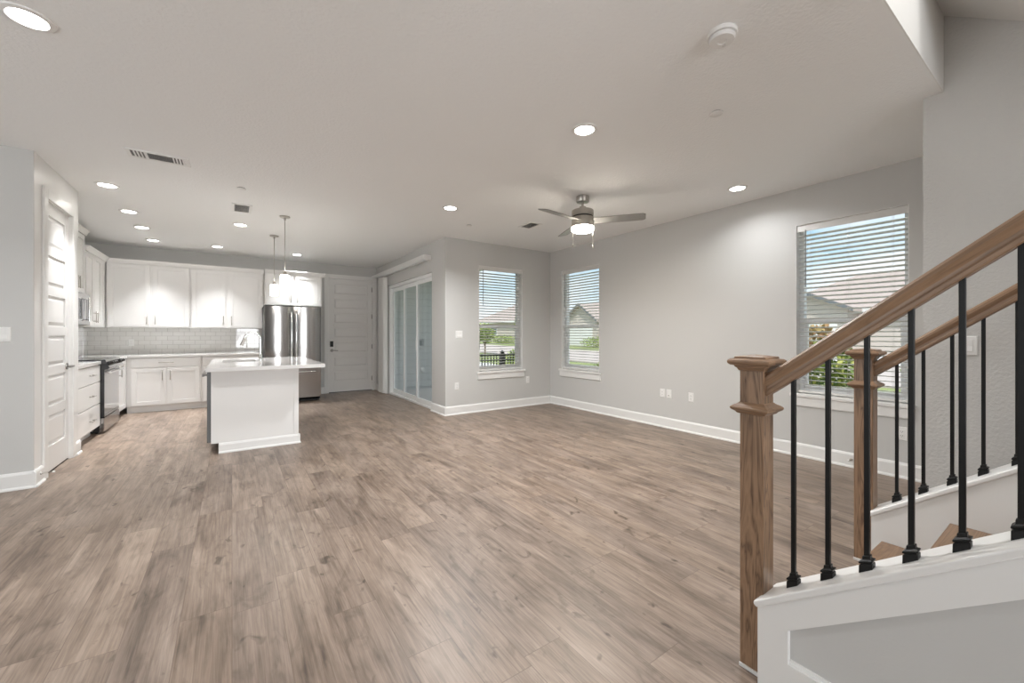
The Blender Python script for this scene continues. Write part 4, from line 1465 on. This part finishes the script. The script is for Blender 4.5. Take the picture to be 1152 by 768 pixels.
# houses across the street (front faces -X)
def house(label, xf, yc, w, d, eave, ridge, wallm, gable_y=None, gable_w=5.0, gable_h=None, hip=True, group='houses across the street'):
    base = gz(xf, yc) - 0.3
    t = thing('house', label, 'house', (xf, yc, 0), 0, group)
    MB().box(0, d, -w / 2, w / 2, base, eave).build('walls', wallm, t)
    r = MB()
    o = 0.5
    e0 = [(-o, -w / 2 - o, eave), (d + o, -w / 2 - o, eave), (d + o, w / 2 + o, eave), (-o, w / 2 + o, eave)]
    vs = [r.bm.verts.new(p) for p in e0]
    inset = d / 2 if hip else -o
    rv = [r.bm.verts.new((d / 2, -w / 2 + inset, ridge)), r.bm.verts.new((d / 2, w / 2 - inset, ridge))]
    r.bm.faces.new((vs[0], vs[3], rv[1], rv[0])); r.bm.faces.new((vs[1], rv[0], rv[1], vs[2]))
    r.bm.faces.new((vs[0], rv[0], vs[1])); r.bm.faces.new((vs[3], vs[2], rv[1])); r.bm.faces.new(vs)
    r.build('roof', 'roof', t)
    MB().box(-o - 0.02, -o + 0.1, -w / 2 - o, w / 2 + o, eave - 0.16, eave + 0.02).build('fascia', 'trim', t)
    if gable_y is not None:
        gh = gable_h or eave + 1.7
        hw = gable_w / 2
        g = MB(); g.loft([[(x, gable_y - hw, base) , (x, gable_y + hw, base), (x, gable_y + hw, eave), (x, gable_y, gh), (x, gable_y - hw, eave)] for x in (-1.6, d * 0.3)])
        g.build('front_gable', 'stucco', t)
        ov = 0.35
        sl_ = (gh - eave) / hw
        for s_ in (-1, 1):
            g = MB()
            pts = [(gable_y, gh + 0.02), (gable_y + s_ * (hw + ov), eave - sl_ * ov + 0.02), (gable_y + s_ * (hw + ov), eave - sl_ * ov + 0.22), (gable_y, gh + 0.22)]
            g.prism_x(pts, -2.0, d * 0.42)
            g.build('gable_roof', 'roof', t)
            g = MB()
            g.prism_x([(a_, z_ - 0.02) for a_, z_ in pts], -2.06, -2.0)
            g.build('barge_board', 'fascia', t)
        gd = MB(); gd.box(-1.64, -1.6, gable_y - hw * .75, gable_y + hw * .75, base + 0.25, base + 2.35)
        gd.build('garage_door', 'trim', t)
    for k, yy in enumerate((-w * 0.36, w * 0.36, w * 0.1)):
        if gable_y is not None and abs(yy - gable_y) < gable_w / 2 + 0.7:
            continue
        f = MB(); f.box(-0.05, 0.0, yy - 0.8, yy + 0.8, base + 1.1, base + 2.5)
        wf = f.build('window', 'trim', t)
        MB().box(-0.07, -0.05, yy - 0.7, yy + 0.7, base + 1.2, base + 2.4).build('pane', 'hglass', wf)
    return t


house('cream house with a wide tan hip roof seen through the stair-side window', 30, 7.9, 11.5, 9, 2.7, 5.25, 'stucco', 2.0, 3.8, 3.6)
house('house with a front gable and garage seen through the corner window', 30, 31.0, 14, 9, 2.7, 4.9, 'brick', -1.9, 4.2, 4.15)
house('pale house with a hip roof seen through the far window', 30, 46.5, 13, 11, 3.0, 6.3, 'stucco')
house('tan house between the corner-window house and the stair-side house', 31, 18.2, 6.5, 8, 2.6, 4.4, 'brick')


# shrubs and trees
def foliage(mb, c, rx, ry, rz, n, size, seed):
    rnd = random.Random(seed)
    for _ in range(n):
        while True:
            p = Vector((rnd.uniform(-1, 1), rnd.uniform(-1, 1), rnd.uniform(-1, 1)))
            if 0.25 < p.length < 1:
                break
        p = Vector((c[0] + p.x * rx, c[1] + p.y * ry, c[2] + p.z * rz))
        d = Vector((rnd.uniform(-1, 1), rnd.uniform(-1, 1), rnd.uniform(-0.2, 1))).normalized()
        s_ = d.orthogonal().normalized()
        s_ = Matrix.Rotation(rnd.uniform(0, 6.28), 3, d) @ s_
        L = size * rnd.uniform(0.7, 1.3)
        w = L * 0.32
        up = d.cross(s_)
        q = [p, p + d * L * .5 + s_ * w + up * w * .25, p + d * L, p + d * L * .5 - s_ * w + up * w * .25]
        vs = [mb.bm.verts.new(v_) for v_ in q]
        mid = mb.bm.verts.new(p + d * L * .5)
        mb.bm.faces.new((vs[0], vs[1], mid)); mb.bm.faces.new((vs[1], vs[2], mid)); mb.bm.faces.new((vs[2], vs[3], mid)); mb.bm.faces.new((vs[3], vs[0], mid))


def shrub(name, label, cat, x, y, parts, trunk_h, leafm, seed, size, tw=0.03, group=None):
    z = gz(x, y)
    t = thing(name, label, cat, (x, y, z - 0.02), 0, group)
    m = MB()
    m.tube([(0, 0, 0), (0.02, 0, trunk_h * .5), (0, 0.03, trunk_h)], [tw, tw * .8, tw * .5], 8)
    for k in range(5):
        a = k * 1.256
        m.tube([(0, 0, trunk_h * .5), (0.12 * math.cos(a) * trunk_h, 0.12 * math.sin(a) * trunk_h, trunk_h * .85), (0.25 * math.cos(a) * trunk_h, 0.25 * math.sin(a) * trunk_h, trunk_h * 1.15)], [tw * .5, tw * .35, tw * .15], 6)
    m.build('trunk', 'bark', t)
    for k, (c, r, rz2, n, mat, nm) in enumerate(parts):
        f = MB(); foliage(f, c, r, r, rz2, n, size, seed + k)
        f.build(nm, mat, t)
    return t


shrub('shrub', 'leafy yellow-green shrub right outside the stair-side window', 'shrub', 6.35, 2.02,
      [((0, 0, 0.95), 0.36, 0.45, 900, 'leaf', 'foliage'), ((0.02, 0.06, 1.38), 0.20, 0.22, 220, 'leaf_red', 'new_growth')], 0.8, 'leaf', 3, 0.085)
shrub('shrub', 'low dark green shrub by the concrete path right of the near shrub', 'shrub', 7.2, 1.20,
      [((0, 0, 0.75), 0.28, 0.42, 500, 'leaf', 'foliage')], 0.5, 'leaf', 23, 0.07)
shrub('shrub', 'small shrub at the lower right of the corner window view', 'shrub', 6.25, 5.75,
      [((0, 0, 0.62), 0.22, 0.38, 420, 'leaf', 'foliage')], 0.4, 'leaf', 43, 0.06)
shrub('shrub', 'round green shrub on the lawn behind the black picket fence', 'shrub', 7.4, 10.5,
      [((0, 0, 0.55), 0.45, 0.42, 500, 'leaf_tree', 'foliage')], 0.35, 'leaf', 53, 0.09)
shrub('tree', 'young yellow-green tree beyond the fence outside the far window', 'tree', 13.0, 21.8,
      [((0, 0, 1.35), 0.62, 0.62, 700, 'leaf_tree', 'crown')], 1.1, 'leaf_tree', 63, 0.16, 0.06)
shrub('tree', 'green street tree left of the gabled house in the corner window', 'tree', 25.0, 33.5,
      [((0, 0, 2.2), 1.3, 1.2, 1200, 'leaf_tree', 'crown')], 2.0, 'leaf_tree', 83, 0.22, 0.08)
# hedge line across the street
for k, (x, y, lab) in enumerate(((26.5, 25.0, 'low hedge on the lawn of the gabled house'), (26.5, 40.0, 'low hedge on the lawn of the pale house'))):
    shrub('hedge', lab, 'hedge', x, y, [((0, 0, 0.45), 1.6, 0.5, 900, 'leaf_tree', 'foliage')], 0.3, 'leaf_tree', 103 + k, 0.16)
